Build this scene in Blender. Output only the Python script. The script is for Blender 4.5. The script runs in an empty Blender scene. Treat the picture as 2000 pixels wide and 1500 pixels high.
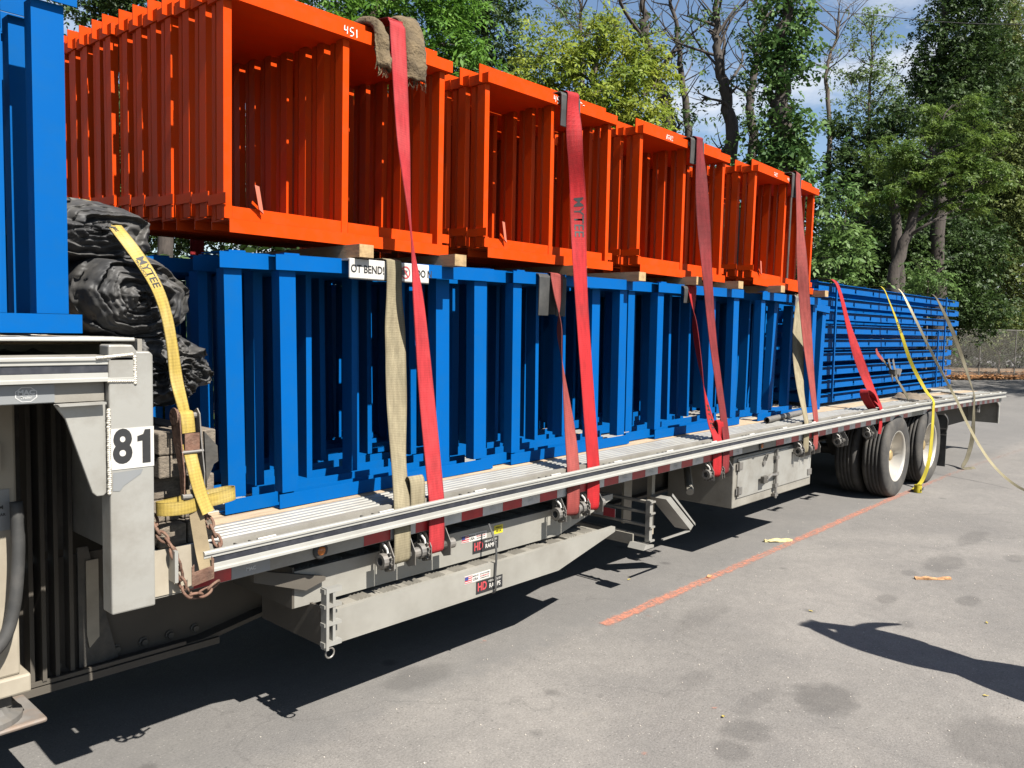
import bpy, math, random
import numpy as np
from mathutils import Vector, Matrix
R = math.radians
sc = bpy.context.scene
col = sc.collection
rnd = random.Random(7)

# ------------------------------------------------------------------ camera, sky, sun, exposure
cam = bpy.data.cameras.new('camera'); cam.lens = 36 * 1585 / 2000; cam.sensor_width = 36
cam.clip_start = .05; cam.clip_end = 900
co = bpy.data.objects.new('camera', cam); col.objects.link(co); sc.camera = co
YAW, PIT, ROL = .738, math.atan(109.8 / 1585), .020
fw = Vector((math.cos(YAW), math.sin(YAW), 0)); rt = Vector((math.sin(YAW), -math.cos(YAW), 0)); up = Vector((0, 0, 1))
Fv = fw * math.cos(PIT) - up * math.sin(PIT); Uv = up * math.cos(PIT) + fw * math.sin(PIT)
Rv = rt * math.cos(ROL) + Uv * math.sin(ROL); Uv = Uv * math.cos(ROL) - rt * math.sin(ROL)
mw = Matrix((Rv, Uv, -Fv)).transposed().to_4x4(); mw.translation = (0, -2.843, 1.819)
co.matrix_world = mw

SUN = Vector((.03, .82, -1)).normalized()          # way the sunlight travels
ELEV = math.asin(-SUN.z); AZ = math.atan2(-SUN.x, -SUN.y)
w = bpy.data.worlds.new('World'); sc.world = w; w.use_nodes = True
nt = w.node_tree; nt.nodes.clear()
def wn(t): return nt.nodes.new(t)
sky = wn('ShaderNodeTexSky'); sky.sky_type = 'NISHITA'; sky.sun_disc = False
sky.sun_elevation = ELEV; sky.sun_rotation = AZ; sky.air_density = 1.0; sky.dust_density = .3; sky.ozone_density = 1.6
tc = wn('ShaderNodeTexCoord'); mp = wn('ShaderNodeMapping'); mp.inputs['Scale'].default_value = (1, 1, 2.6)
mp.inputs['Location'].default_value = (.35, .1, .2)
cn = wn('ShaderNodeTexNoise'); cn.inputs['Scale'].default_value = 2.6; cn.inputs['Detail'].default_value = 9; cn.inputs['Roughness'].default_value = .58
cr = wn('ShaderNodeValToRGB'); cr.color_ramp.elements[0].position = .50; cr.color_ramp.elements[1].position = .64
mx = wn('ShaderNodeMixRGB'); mx.inputs['Color2'].default_value = (6.6, 6.8, 7.1, 1)
bg = wn('ShaderNodeBackground'); bg.inputs['Strength'].default_value = .053; ow = wn('ShaderNodeOutputWorld')
L = nt.links.new
L(tc.outputs['Generated'], mp.inputs['Vector']); L(mp.outputs['Vector'], cn.inputs['Vector']); L(cn.outputs['Fac'], cr.inputs['Fac'])
L(cr.outputs['Color'], mx.inputs['Fac']); L(sky.outputs['Color'], mx.inputs['Color1']); L(mx.outputs['Color'], bg.inputs['Color']); L(bg.outputs['Background'], ow.inputs['Surface'])
sl = bpy.data.lights.new('sun', 'SUN'); sl.energy = 5.0; sl.angle = R(.5); sl.color = (1, .955, .88)
so = bpy.data.objects.new('sun', sl); col.objects.link(so); so.rotation_euler = SUN.to_track_quat('-Z', 'Y').to_euler(); so.location = (0, -20, 30)
sc.view_settings.view_transform = 'Standard'; sc.view_settings.look = 'None'; sc.view_settings.exposure = 1.5; sc.view_settings.gamma = 1
sc.cycles.max_bounces = 5; sc.cycles.diffuse_bounces = 1; sc.cycles.glossy_bounces = 2; sc.cycles.transmission_bounces = 2; sc.cycles.transparent_max_bounces = 6
sc.cycles.caustics_reflective = False; sc.cycles.caustics_refractive = False

# ------------------------------------------------------------------ materials
MATS = {}; KB = .66      # overall reflectance level that suits the exposure
def M(name, c, rough=.5, metal=0., var=.12, scale=3., bump=0., bscale=80., spec=.5, dirt=None, stretch=(1, 1, 1)):
    """painted / metal / wood / cloth surface: base colour, slow tone variation, optional dirt patches (colour, amount, scale) and fine relief"""
    if name in MATS: return MATS[name]
    c = tuple(q * KB for q in c)
    if dirt: dirt = (tuple(q * KB for q in dirt[0]), dirt[1], dirt[2])
    m = bpy.data.materials.new(name); m.use_nodes = True; t = m.node_tree; n = t.nodes; l = t.links.new
    b = n['Principled BSDF']; b.inputs['Roughness'].default_value = rough; b.inputs['Metallic'].default_value = metal
    b.inputs['Specular IOR Level'].default_value = spec
    g = n.new('ShaderNodeNewGeometry'); mp = n.new('ShaderNodeMapping'); mp.inputs['Scale'].default_value = stretch
    l(g.outputs['Position'], mp.inputs['Vector'])
    nz = n.new('ShaderNodeTexNoise'); nz.inputs['Scale'].default_value = scale; nz.inputs['Detail'].default_value = 6
    l(mp.outputs['Vector'], nz.inputs['Vector'])
    rp = n.new('ShaderNodeMapRange'); rp.inputs['From Min'].default_value = .3; rp.inputs['From Max'].default_value = .7
    rp.inputs['To Min'].default_value = 1 - var; rp.inputs['To Max'].default_value = 1 + var
    l(nz.outputs['Fac'], rp.inputs['Value'])
    mu = n.new('ShaderNodeMixRGB'); mu.blend_type = 'MULTIPLY'; mu.inputs['Fac'].default_value = 1
    mu.inputs['Color1'].default_value = (*c, 1); l(rp.outputs['Result'], mu.inputs['Color2'])
    out = mu.outputs['Color']
    if dirt:
        dn = n.new('ShaderNodeTexNoise'); dn.inputs['Scale'].default_value = dirt[2]; dn.inputs['Detail'].default_value = 8; dn.inputs['Roughness'].default_value = .65
        l(mp.outputs['Vector'], dn.inputs['Vector'])
        dr = n.new('ShaderNodeMapRange'); dr.inputs['From Min'].default_value = .45; dr.inputs['From Max'].default_value = .75
        dr.inputs['To Max'].default_value = dirt[1]; l(dn.outputs['Fac'], dr.inputs['Value'])
        mm = n.new('ShaderNodeMixRGB'); mm.inputs['Color2'].default_value = (*dirt[0], 1); l(dr.outputs['Result'], mm.inputs['Fac']); l(out, mm.inputs['Color1']); out = mm.outputs['Color']
    l(out, b.inputs['Base Color'])
    if bump:
        bn = n.new('ShaderNodeTexNoise'); bn.inputs['Scale'].default_value = bscale; bn.inputs['Detail'].default_value = 4; l(mp.outputs['Vector'], bn.inputs['Vector'])
        bp = n.new('ShaderNodeBump'); bp.inputs['Strength'].default_value = bump; bp.inputs['Distance'].default_value = .01
        l(bn.outputs['Fac'], bp.inputs['Height']); l(bp.outputs['Normal'], b.inputs['Normal'])
    MATS[name] = m; return m

m_orange = M('orange_paint', (.66, .058, .004), .5, var=.06, scale=1.5, bump=.02, bscale=30, dirt=((.42, .075, .025), .4, 14), spec=.04)
m_blue = M('blue_paint', (.001, .098, .350), .5, var=.06, scale=1.5, bump=.02, bscale=30, dirt=((.01, .10, .28), .4, 14), spec=.05)
m_alu = M('aluminium', (.42, .41, .375), .42, .35, var=.10, scale=2.5, bump=.04, bscale=45, dirt=((.23, .205, .17), .7, 5))
m_alu_d = M('dusty_aluminium', (.30, .28, .24), .6, .15, var=.15, scale=3, bump=.05, dirt=((.17, .15, .12), .7, 5))
m_rail = M('rail_aluminium', (.50, .49, .45), .38, .3, var=.08, scale=2.5, bump=.03, bscale=45, dirt=((.36, .34, .30), .4, 7))
m_weld = M('weld_bead', (.62, .58, .50), .55, .3, var=.3, scale=40, bump=.5, bscale=60)
m_web = M('shaded_dusty_web', (.085, .073, .057), .85, .0, var=.2, scale=4, dirt=((.09, .075, .06), .7, 5))  # dusty metal with the under-deck shade put into its dark base colour
m_cream = M('cream_dusty_paint', (.38, .335, .26), .6, .0, var=.12, scale=3, dirt=((.23, .19, .14), .65, 4))
m_black_st = M('black_stripe', (.018, .020, .028), .5, var=.25, scale=12, dirt=((.10, .10, .11), .4, 18))
m_steel_d = M('dark_steel', (.075, .07, .062), .65, .3, var=.3, scale=9, bump=.15, dirt=((.19, .165, .13), .55, 8))
m_rust = M('rusty_steel', (.15, .075, .048), .8, .15, var=.4, scale=25, bump=.4, bscale=90, dirt=((.28, .19, .13), .6, 22))
m_galv = M('galvanised_steel', (.27, .255, .235), .5, .5, var=.25, scale=14, dirt=((.17, .13, .09), .6, 14))
m_wood_new = M('sawn_timber', (.37, .235, .125), .8, var=.22, scale=6, bump=.25, bscale=40, stretch=(9, 1, 9), dirt=((.20, .115, .06), .5, 3))
m_wood_end = M('timber_end_grain', (.40, .27, .13), .85, var=.25, scale=30, bump=.2, bscale=90)
m_wood_old = M('weathered_timber', (.20, .165, .125), .9, var=.35, scale=9, bump=.5, bscale=30, stretch=(6, 1, 12), dirt=((.09, .07, .055), .6, 5))
m_deckwood = M('deck_board_wood', (.46, .345, .225), .85, var=.22, scale=4, bump=.3, bscale=30, stretch=(1, 12, 12), dirt=((.22, .16, .11), .6, 3))
m_rubber = M('tyre_rubber', (.040, .037, .034), .85, var=.25, scale=6, bump=.15, bscale=60, dirt=((.13, .115, .095), .7, 5))
m_blackrub = M('black_rubber', (.035, .035, .034), .7, var=.3, scale=8, dirt=((.12, .11, .10), .5, 9))
m_tarp = M('black_tarp_vinyl', (.036, .036, .037), .58, var=.35, scale=5, bump=.12, bscale=30, spec=.30, dirt=((.150, .140, .125), .8, 4.5))
m_red_web = M('red_webbing', (.44, .015, .019), .7, var=.15, scale=5, bump=.25, bscale=350, dirt=((.27, .03, .03), .6, 4))
m_dull_red = M('faded_red_webbing', (.33, .065, .055), .8, var=.2, scale=5, bump=.25, bscale=350, dirt=((.14, .05, .045), .65, 5))
m_dark_red = M('dark_red_webbing', (.21, .024, .026), .8, var=.2, scale=5, bump=.25, bscale=350, dirt=((.10, .022, .024), .6, 4))
m_pink_web = M('sunbleached_red_webbing', (.48, .036, .042), .75, var=.15, scale=4, bump=.25, bscale=350, dirt=((.52, .11, .105), .5, 3))
m_tan_web = M('tan_webbing', (.31, .265, .17), .85, var=.15, scale=6, bump=.25, bscale=350, dirt=((.25, .20, .125), .6, 5))
m_grey_web = M('dirty_olive_webbing', (.17, .15, .10), .85, var=.3, scale=5, bump=.25, bscale=350, dirt=((.04, .036, .03), .75, 4))
m_cream_web = M('cream_webbing', (.60, .52, .32), .85, var=.12, scale=6, bump=.25, bscale=350)
m_yel_web = M('yellow_webbing', (.50, .36, .085), .75, var=.12, scale=6, bump=.25, bscale=350, dirt=((.52, .42, .21), .75, 6))
m_yel2_web = M('bright_yellow_webbing', (.50, .41, .03), .75, var=.12, scale=6, bump=.2, bscale=350, dirt=((.30, .26, .05), .5, 5))
m_burlap = M('brown_fibre_mat', (.14, .100, .052), .95, var=.35, scale=14, bump=1.0, bscale=70, dirt=((.09, .062, .035), .6, 11))
m_white = M('white_vinyl', (.60, .58, .54), .5, var=.06, scale=8, dirt=((.45, .41, .35), .4, 9))
m_ink = M('black_ink', (.016, .016, .017), .6, var=.3, scale=20)
m_chalk = M('white_chalk', (.82, .80, .76), .9, var=.2, scale=40)
m_red_tape = M('red_reflective_tape', (.48, .022, .026), .35, var=.18, scale=14, dirt=((.22, .07, .06), .5, 8))
m_wht_tape = M('silver_reflective_tape', (.60, .59, .57), .35, .2, var=.12, scale=14, dirt=((.30, .28, .25), .5, 8))
m_grey_tape = M('grey_decal', (.27, .28, .285), .4, .2, var=.1, scale=8, dirt=((.2, .19, .17), .4, 8))
m_logo = M('pale_logo_print', (.60, .60, .58), .5, var=.05)
m_amber = M('amber_lens', (.55, .15, .01), .25, var=.1)
m_redlens = M('red_lens', (.42, .015, .02), .2, var=.1)
m_flagblue = M('flag_blue', (.03, .05, .20), .5); m_flagred = M('flag_red', (.5, .06, .07), .5); m_yelst = M('yellow_sticker', (.75, .62, .03), .5)
m_bark = M('bark', (.115, .09, .068), .95, var=.35, scale=8, bump=.8, bscale=14, stretch=(3, 3, .6))
m_bark_d = M('dark_bark', (.060, .048, .040), .95, var=.35, scale=8, bump=.8, bscale=14, stretch=(3, 3, .6))

def weave(m):
    """woven webbing: darker selvedges, cross ribs and rubbed-in grime that follows the run of the strap"""
    t = m.node_tree; n = t.nodes; l = t.links.new; b = n['Principled BSDF']; src = b.inputs['Base Color'].links[0].from_socket
    au = n.new('ShaderNodeAttribute'); au.attribute_name = 'across'; ar = n.new('ShaderNodeAttribute'); ar.attribute_name = 'run'
    e = n.new('ShaderNodeMapRange'); e.inputs['From Min'].default_value = .80; e.inputs['From Max'].default_value = .98; e.inputs['To Min'].default_value = 1.; e.inputs['To Max'].default_value = .62
    ab = n.new('ShaderNodeMath'); ab.operation = 'ABSOLUTE'; l(au.outputs['Fac'], ab.inputs[0]); l(ab.outputs[0], e.inputs['Value'])
    cx = n.new('ShaderNodeCombineXYZ'); sa = n.new('ShaderNodeMath'); sa.operation = 'MULTIPLY'; sa.inputs[1].default_value = .35; l(au.outputs['Fac'], sa.inputs[0]); l(sa.outputs[0], cx.inputs[0]); l(ar.outputs['Fac'], cx.inputs[1])
    z = n.new('ShaderNodeTexNoise'); z.inputs['Scale'].default_value = 5.5; z.inputs['Detail'].default_value = 8; z.inputs['Roughness'].default_value = .7; l(cx.outputs[0], z.inputs['Vector'])
    d = n.new('ShaderNodeMapRange'); d.inputs['From Min'].default_value = .35; d.inputs['From Max'].default_value = .7; d.inputs['To Min'].default_value = 1.06; d.inputs['To Max'].default_value = .60; l(z.outputs['Fac'], d.inputs['Value'])
    w_ = n.new('ShaderNodeMath'); w_.operation = 'SINE'; wm_ = n.new('ShaderNodeMath'); wm_.operation = 'MULTIPLY'; wm_.inputs[1].default_value = 520.; l(ar.outputs['Fac'], wm_.inputs[0]); l(wm_.outputs[0], w_.inputs[0])
    r2 = n.new('ShaderNodeMapRange'); r2.inputs['From Min'].default_value = -1; r2.inputs['To Min'].default_value = .90; r2.inputs['To Max'].default_value = 1.04; l(w_.outputs[0], r2.inputs['Value'])
    p = n.new('ShaderNodeMath'); p.operation = 'MULTIPLY'; l(e.outputs[0], p.inputs[0]); l(d.outputs[0], p.inputs[1]); q = n.new('ShaderNodeMath'); q.operation = 'MULTIPLY'; l(p.outputs[0], q.inputs[0]); l(r2.outputs[0], q.inputs[1])
    mu = n.new('ShaderNodeMixRGB'); mu.blend_type = 'MULTIPLY'; mu.inputs['Fac'].default_value = 1; l(src, mu.inputs['Color1']); l(q.outputs[0], mu.inputs['Color2']); l(mu.outputs['Color'], b.inputs['Base Color'])
    b.inputs['Specular IOR Level'].default_value = .2; return m
for _m in (m_red_web, m_dull_red, m_dark_red, m_pink_web, m_tan_web, m_grey_web, m_yel_web, m_yel2_web): weave(_m)

def asphalt():
    m = bpy.data.materials.new('worn_asphalt'); m.use_nodes = True; t = m.node_tree; n = t.nodes; l = t.links.new
    b = n['Principled BSDF']; b.inputs['Roughness'].default_value = .9; b.inputs['Specular IOR Level'].default_value = .25
    g = n.new('ShaderNodeNewGeometry'); P = g.outputs['Position']
    def noise(s, d=6, r=.55):
        x = n.new('ShaderNodeTexNoise'); x.inputs['Scale'].default_value = s; x.inputs['Detail'].default_value = d; x.inputs['Roughness'].default_value = r; l(P, x.inputs['Vector']); return x.outputs['Fac']
    def rng(v, a, b_, c, d):
        x = n.new('ShaderNodeMapRange'); x.inputs['From Min'].default_value = a; x.inputs['From Max'].default_value = b_; x.inputs['To Min'].default_value = c; x.inputs['To Max'].default_value = d; l(v, x.inputs['Value']); return x.outputs['Result']
    def mix(f, a, b_, mode='MIX'):
        x = n.new('ShaderNodeMixRGB'); x.blend_type = mode
        for k, v in (('Fac', f), ('Color1', a), ('Color2', b_)):
            if isinstance(v, (float, int)): x.inputs[k].default_value = v if k == 'Fac' else (v, v, v, 1)
            elif isinstance(v, tuple): x.inputs[k].default_value = (*v, 1)
            else: l(v, x.inputs[k])
        return x.outputs['Color']
    c = mix(rng(noise(.55, 5), .35, .65, 0, 1), (0.120, 0.112, 0.104), (0.156, 0.145, 0.133))          # broad worn patches
    c = mix(1, c, rng(noise(14, 6, .7), .3, .7, .88, 1.12), 'MULTIPLY')
    c = mix(rng(noise(2.6, 6), .42, .72, 0, .45), c, (0.096, 0.091, 0.087))
    c = mix(1, c, rng(noise(85, 5, .8), .25, .75, .58, 1.42), 'MULTIPLY')                           # aggregate grain
    sp = n.new('ShaderNodeTexVoronoi'); sp.inputs['Scale'].default_value = 55; l(P, sp.inputs['Vector'])
    sr = n.new('ShaderNodeSeparateColor'); l(sp.outputs['Color'], sr.inputs['Color'])
    pale = n.new('ShaderNodeMath'); pale.operation = 'MULTIPLY'; l(rng(sp.outputs['Distance'], .10, .20, 1, 0), pale.inputs[0]); l(rng(sr.outputs[0], .80, .82, 0, .9), pale.inputs[1])
    c = mix(pale.outputs[0], c, (0.290, 0.271, 0.244))                                                      # pale exposed stones
    s2 = n.new('ShaderNodeTexVoronoi'); s2.inputs['Scale'].default_value = 38; l(P, s2.inputs['Vector'])
    s2r = n.new('ShaderNodeSeparateColor'); l(s2.outputs['Color'], s2r.inputs['Color'])
    dk = n.new('ShaderNodeMath'); dk.operation = 'MULTIPLY'; l(rng(s2.outputs['Distance'], .12, .24, 1, 0), dk.inputs[0]); l(rng(s2r.outputs[1], .80, .82, 0, .6), dk.inputs[1])
    c = mix(dk.outputs[0], c, (0.059, 0.056, 0.053))
    # oil drips: (x, y, rx, ry, strength)
    wob = n.new('ShaderNodeTexNoise'); wob.inputs['Scale'].default_value = 9; wob.inputs['Detail'].default_value = 5; l(P, wob.inputs['Vector'])
    sep = n.new('ShaderNodeSeparateXYZ'); l(P, sep.inputs['Vector'])
    def math_(op, a, b_=None):
        x = n.new('ShaderNodeMath'); x.operation = op
        for i, v in enumerate((a, b_)):
            if v is None: continue
            if isinstance(v, (float, int)): x.inputs[i].default_value = v
            else: l(v, x.inputs[i])
        return x.outputs[0]
    tot = None
    wf = math_('MULTIPLY', math_('SUBTRACT', wob.outputs['Fac'], .5), .9)
    for (x0, y0, rx, ry, s) in [(3.99, -1.37, .20, .17, .75), (3.41, -1.24, .13, .11, .6), (3.20, -1.27, .10, .09, .6), (4.10, -2.10, .30, .22, .55), (7.1, -1.12, .34, .14, .6), (5.83, -1.08, .12, .07, .6), (6.2, -1.50, .14, .08, .6),
                                (8.2, -1.07, .40, .10, .5), (3.74, -.79, .16, .08, .3), (3.72, -1.13, .22, .06, .35), (5.4, -1.33, .07, .05, .5), (4.6, -.35, .34, .10, .35), (6.6, -1.0, .1, .06, .5), (9.3, -1.4, .3, .1, .45), (7.7, -1.5, .15, .08, .5), (10.6, -1.3, .4, .1, .4), (2.72, .25, .22, .13, .5)]:
        d = math_('SQRT', math_('ADD', math_('POWER', math_('DIVIDE', math_('SUBTRACT', sep.outputs[0], x0), rx), 2.), math_('POWER', math_('DIVIDE', math_('SUBTRACT', sep.outputs[1], y0), ry), 2.)))
        d = math_('ADD', d, wf)
        v = rng(d, .70, 1.10, s * .6, 0.)
        tot = v if tot is None else math_('MAXIMUM', tot, v)
    yy = math_('ADD', sep.outputs[1], math_('MULTIPLY', math_('SUBTRACT', wob.outputs['Fac'], .5), .35))
    c = mix(rng(yy, -.02, .14, 0, .42), c, (.088, .087, .086))                                        # newer, darker paving beside the line
    # small scattered drips
    v3 = n.new('ShaderNodeTexVoronoi'); v3.inputs['Scale'].default_value = 2.1; l(P, v3.inputs['Vector'])
    v3r = n.new('ShaderNodeSeparateColor'); l(v3.outputs['Color'], v3r.inputs['Color'])
    dr = math_('MULTIPLY', rng(math_('ADD', v3.outputs['Distance'], math_('MULTIPLY', wf, .06)), .05, .11, .45, 0.), rng(v3r.outputs[0], .42, .44, 0, 1))
    tot = math_('MAXIMUM', tot, dr)
    c = mix(tot, c, (0.036, 0.034, 0.033))
    # worn orange and blue overspray specks and a pale scrape beside the painted line
    c = mix(rng(noise(.9, 8, .7), .66, .74, 0, .35), c, (0.198, 0.172, 0.132))
    # fine meandering crack
    cv = n.new('ShaderNodeTexVoronoi'); cv.feature = 'DISTANCE_TO_EDGE'; cv.inputs['Scale'].default_value = .38
    wv = n.new('ShaderNodeVectorMath'); wv.operation = 'MULTIPLY_ADD'; wc = n.new('ShaderNodeTexNoise'); wc.inputs['Scale'].default_value = 3.; wc.inputs['Detail'].default_value = 6; l(P, wc.inputs['Vector'])
    l(wc.outputs['Color'], wv.inputs[0]); wv.inputs[1].default_value = (.9, .9, 0); l(P, wv.inputs[2]); l(wv.outputs[0], cv.inputs['Vector'])
    c = mix(rng(cv.outputs['Distance'], .0, .004, .22, 0), c, (0.040, 0.038, 0.036))
    l(c, b.inputs['Base Color'])
    bp = n.new('ShaderNodeBump'); bp.inputs['Strength'].default_value = .55; bp.inputs['Distance'].default_value = .006
    l(noise(120, 4, .7), bp.inputs['Height']); l(bp.outputs['Normal'], b.inputs['Normal'])
    return m
m_asph = asphalt()

def paint_mask(name, c, cover, scale=30):
    """thin worn road paint: bare asphalt shows through in patches"""
    m = bpy.data.materials.new(name); m.use_nodes = True; t = m.node_tree; n = t.nodes; l = t.links.new
    b = n['Principled BSDF']; b.inputs['Base Color'].default_value = (*c, 1); b.inputs['Roughness'].default_value = .85
    g = n.new('ShaderNodeNewGeometry'); z = n.new('ShaderNodeTexNoise'); z.inputs['Scale'].default_value = scale; z.inputs['Detail'].default_value = 8; z.inputs['Roughness'].default_value = .75
    l(g.outputs['Position'], z.inputs['Vector'])
    at = n.new('ShaderNodeAttribute'); at.attribute_name = 'edge'
    a = n.new('ShaderNodeMath'); a.operation = 'ADD'; l(z.outputs['Fac'], a.inputs[0]); l(at.outputs['Fac'], a.inputs[1])
    r = n.new('ShaderNodeMapRange'); r.inputs['From Min'].default_value = 1.0 - cover; r.inputs['From Max'].default_value = 1.0 - cover + .25; l(a.outputs[0], r.inputs['Value'])
    r.inputs['To Max'].default_value = .75
    l(r.outputs['Result'], b.inputs['Alpha']); return m

def leaf_mat(name, c1, c2, trans=.35, rough=.55):
    m = bpy.data.materials.new(name); m.use_nodes = True; t = m.node_tree; n = t.nodes; l = t.links.new
    b = n['Principled BSDF']; b.inputs['Roughness'].default_value = rough; b.inputs['Specular IOR Level'].default_value = .2
    g = n.new('ShaderNodeNewGeometry'); r = n.new('ShaderNodeValToRGB'); r.color_ramp.elements[0].color = (*[q * .72 for q in c1], 1); r.color_ramp.elements[1].color = (*[q * .72 for q in c2], 1)
    nz = n.new('ShaderNodeTexNoise'); nz.inputs['Scale'].default_value = 1.5; l(g.outputs['Position'], nz.inputs['Vector'])
    av = n.new('ShaderNodeMath'); av.operation = 'MULTIPLY_ADD'; av.inputs[1].default_value = .55; l(g.outputs['Random Per Island'], av.inputs[0])
    sb = n.new('ShaderNodeMath'); sb.operation = 'MULTIPLY_ADD'; sb.inputs[1].default_value = 2.6; sb.inputs[2].default_value = -1.05; l(nz.outputs['Fac'], sb.inputs[0]); l(sb.outputs[0], av.inputs[2])
    l(av.outputs[0], r.inputs['Fac']); l(r.outputs['Color'], b.inputs['Base Color'])
    tr = n.new('ShaderNodeBsdfTranslucent'); l(r.outputs['Color'], tr.inputs['Color'])
    mxs = n.new('ShaderNodeMixShader'); mxs.inputs['Fac'].default_value = trans; l(b.outputs[0], mxs.inputs[1]); l(tr.outputs[0], mxs.inputs[2]); l(mxs.outputs[0], n['Material Output'].inputs['Surface'])
    return m

# ------------------------------------------------------------------ geometry helpers
class G:
    def __init__(s): s.v = []; s.f = []
    def add(s, vs, fs):
        o = len(s.v); s.v += [tuple(p) for p in vs]; s.f += [tuple(i + o for i in f) for f in fs]; return s
    def box(s, x0, x1, y0, y1, z0, z1):
        return s.add([(x0, y0, z0), (x1, y0, z0), (x1, y1, z0), (x0, y1, z0), (x0, y0, z1), (x1, y0, z1), (x1, y1, z1), (x0, y1, z1)],
                     [(0, 3, 2, 1), (4, 5, 6, 7), (0, 1, 5, 4), (1, 2, 6, 5), (2, 3, 7, 6), (3, 0, 4, 7)])
    def prism(s, prof, axis, a0, a1):
        """polygon extruded along an axis: x -> (y, z) profile, y -> (x, z), z -> (x, y)"""
        n = len(prof)
        mk = {'x': lambda p, a: (a, p[0], p[1]), 'y': lambda p, a: (p[0], a, p[1]), 'z': lambda p, a: (p[0], p[1], a)}[axis]
        vs = [mk(p, a0) for p in prof] + [mk(p, a1) for p in prof]
        return s.add(vs, [tuple(range(n)), tuple(range(2 * n - 1, n - 1, -1))] + [(i, i + n, (i + 1) % n + n, (i + 1) % n) for i in range(n)])
    def sweep(s, prof, xs, zf):
        """closed (y, dz) profile swept along x on the height curve zf(x)"""
        n = len(prof); o = len(s.v)
        for x in xs:
            z = zf(x); s.v += [(x, p[0], z + p[1]) for p in prof]
        for k in range(len(xs) - 1):
            for i in range(n):
                j = (i + 1) % n; a = o + k * n
                s.f.append((a + i, a + n + i, a + n + j, a + j))
        s.f.append(tuple(o + i for i in range(n))); e = o + (len(xs) - 1) * n; s.f.append(tuple(e + n - 1 - i for i in range(n)))
        return s
    def tube(s, pts, r, n=8, cap=True):
        pts = [Vector(p) for p in pts]; m = len(pts); rs = r if isinstance(r, (list, tuple)) else [r] * m; o = len(s.v); prev = None
        for i, p in enumerate(pts):
            t = (pts[min(i + 1, m - 1)] - pts[max(i - 1, 0)]).normalized()
            a = prev - t * prev.dot(t) if prev is not None else t.orthogonal()
            if a.length < 1e-6: a = t.orthogonal()
            a.normalize(); b = t.cross(a); prev = a
            for k in range(n):
                q = p + (a * math.cos(2 * math.pi * k / n) + b * math.sin(2 * math.pi * k / n)) * rs[i]; s.v.append(tuple(q))
        for i in range(m - 1):
            for k in range(n):
                j = (k + 1) % n; s.f.append((o + i * n + k, o + i * n + j, o + (i + 1) * n + j, o + (i + 1) * n + k))
        if cap: s.f.append(tuple(o + n - 1 - k for k in range(n))); s.f.append(tuple(o + (m - 1) * n + k for k in range(n)))
        return s
    def lathe(s, prof, c, axis='y', n=32):
        """prof: (radius, offset along axis)"""
        o = len(s.v); m = len(prof)
        for r, a in prof:
            for k in range(n):
                u, v = r * math.cos(2 * math.pi * k / n), r * math.sin(2 * math.pi * k / n)
                s.v.append({'y': (c[0] + u, c[1] + a, c[2] + v), 'x': (c[0] + a, c[1] + u, c[2] + v), 'z': (c[0] + u, c[1] + v, c[2] + a)}[axis])
        for i in range(m - 1):
            for k in range(n):
                j = (k + 1) % n; s.f.append((o + i * n + k, o + i * n + j, o + (i + 1) * n + j, o + (i + 1) * n + k))
        return s
    def mesh(s, name, smooth=False):
        me = bpy.data.meshes.new(name); me.from_pydata(s.v, [], s.f); me.validate()
        import bmesh
        bm = bmesh.new(); bm.from_mesh(me); bmesh.ops.recalc_face_normals(bm, faces=bm.faces); bm.to_mesh(me); bm.free()
        if smooth: me.polygons.foreach_set('use_smooth', [True] * len(me.polygons))
        return me
    def obj(s, name, mat, parent=None, smooth=False, **k): return link(name, s.mesh(name, smooth), mat, parent, **k)

def link(name, me, mat, parent=None, label=None, cat=None, group=None, kind=None, loc=None, rot=None):
    o = bpy.data.objects.new(name, me); col.objects.link(o)
    if mat is not None and me is not None and len(me.materials) == 0: me.materials.append(mat)
    if parent is not None: o.parent = parent
    if loc is not None: o.location = loc
    if rot is not None: o.rotation_euler = rot
    return tag(o, label, cat, group, kind)
def tag(o, label=None, cat=None, group=None, kind=None):
    if label: o['label'] = label
    if cat: o['category'] = cat
    if group: o['group'] = group
    if kind: o['kind'] = kind
    return o
def thing(name, label, cat, loc=(0, 0, 0), rot=(0, 0, 0), group=None):
    o = bpy.data.objects.new(name, None); col.objects.link(o); o.location = loc; o.rotation_euler = rot; o.empty_display_size = .1
    return tag(o, label, cat, group)
def bevel(o, wd=.004, seg=2):
    b = o.modifiers.new('bevel', 'BEVEL'); b.width = wd; b.segments = seg; b.limit_method = 'ANGLE'; b.angle_limit = R(40); return o
def catmull(pts, k=8):
    pts = [np.array(p, float) for p in pts]; P = [2 * pts[0] - pts[1]] + pts + [2 * pts[-1] - pts[-2]]; out = []
    for i in range(1, len(P) - 2):
        a, b, c, d = P[i - 1:i + 3]
        for j in range(k):
            t = j / k; out.append(.5 * ((2 * b) + (-a + c) * t + (2 * a - 5 * b + 4 * c - d) * t * t + (-a + 3 * b - 3 * c + d) * t ** 3))
    out.append(pts[-1]); return out
_txt = {}
def text_mesh(s, size, bold=0.):
    """flat lettering as a mesh lying in its own x-y plane, centred"""
    cu = bpy.data.curves.new('lettering', 'FONT'); cu.body = s; cu.size = size; cu.align_x = 'CENTER'; cu.align_y = 'CENTER'; cu.offset = bold * size; cu.resolution_u = 4
    o = bpy.data.objects.new('lettering', cu); col.objects.link(o); bpy.context.view_layer.update()
    me = bpy.data.meshes.new_from_object(o.evaluated_get(bpy.context.evaluated_depsgraph_get()))
    bpy.data.objects.remove(o); bpy.data.curves.remove(cu); return me
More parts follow.
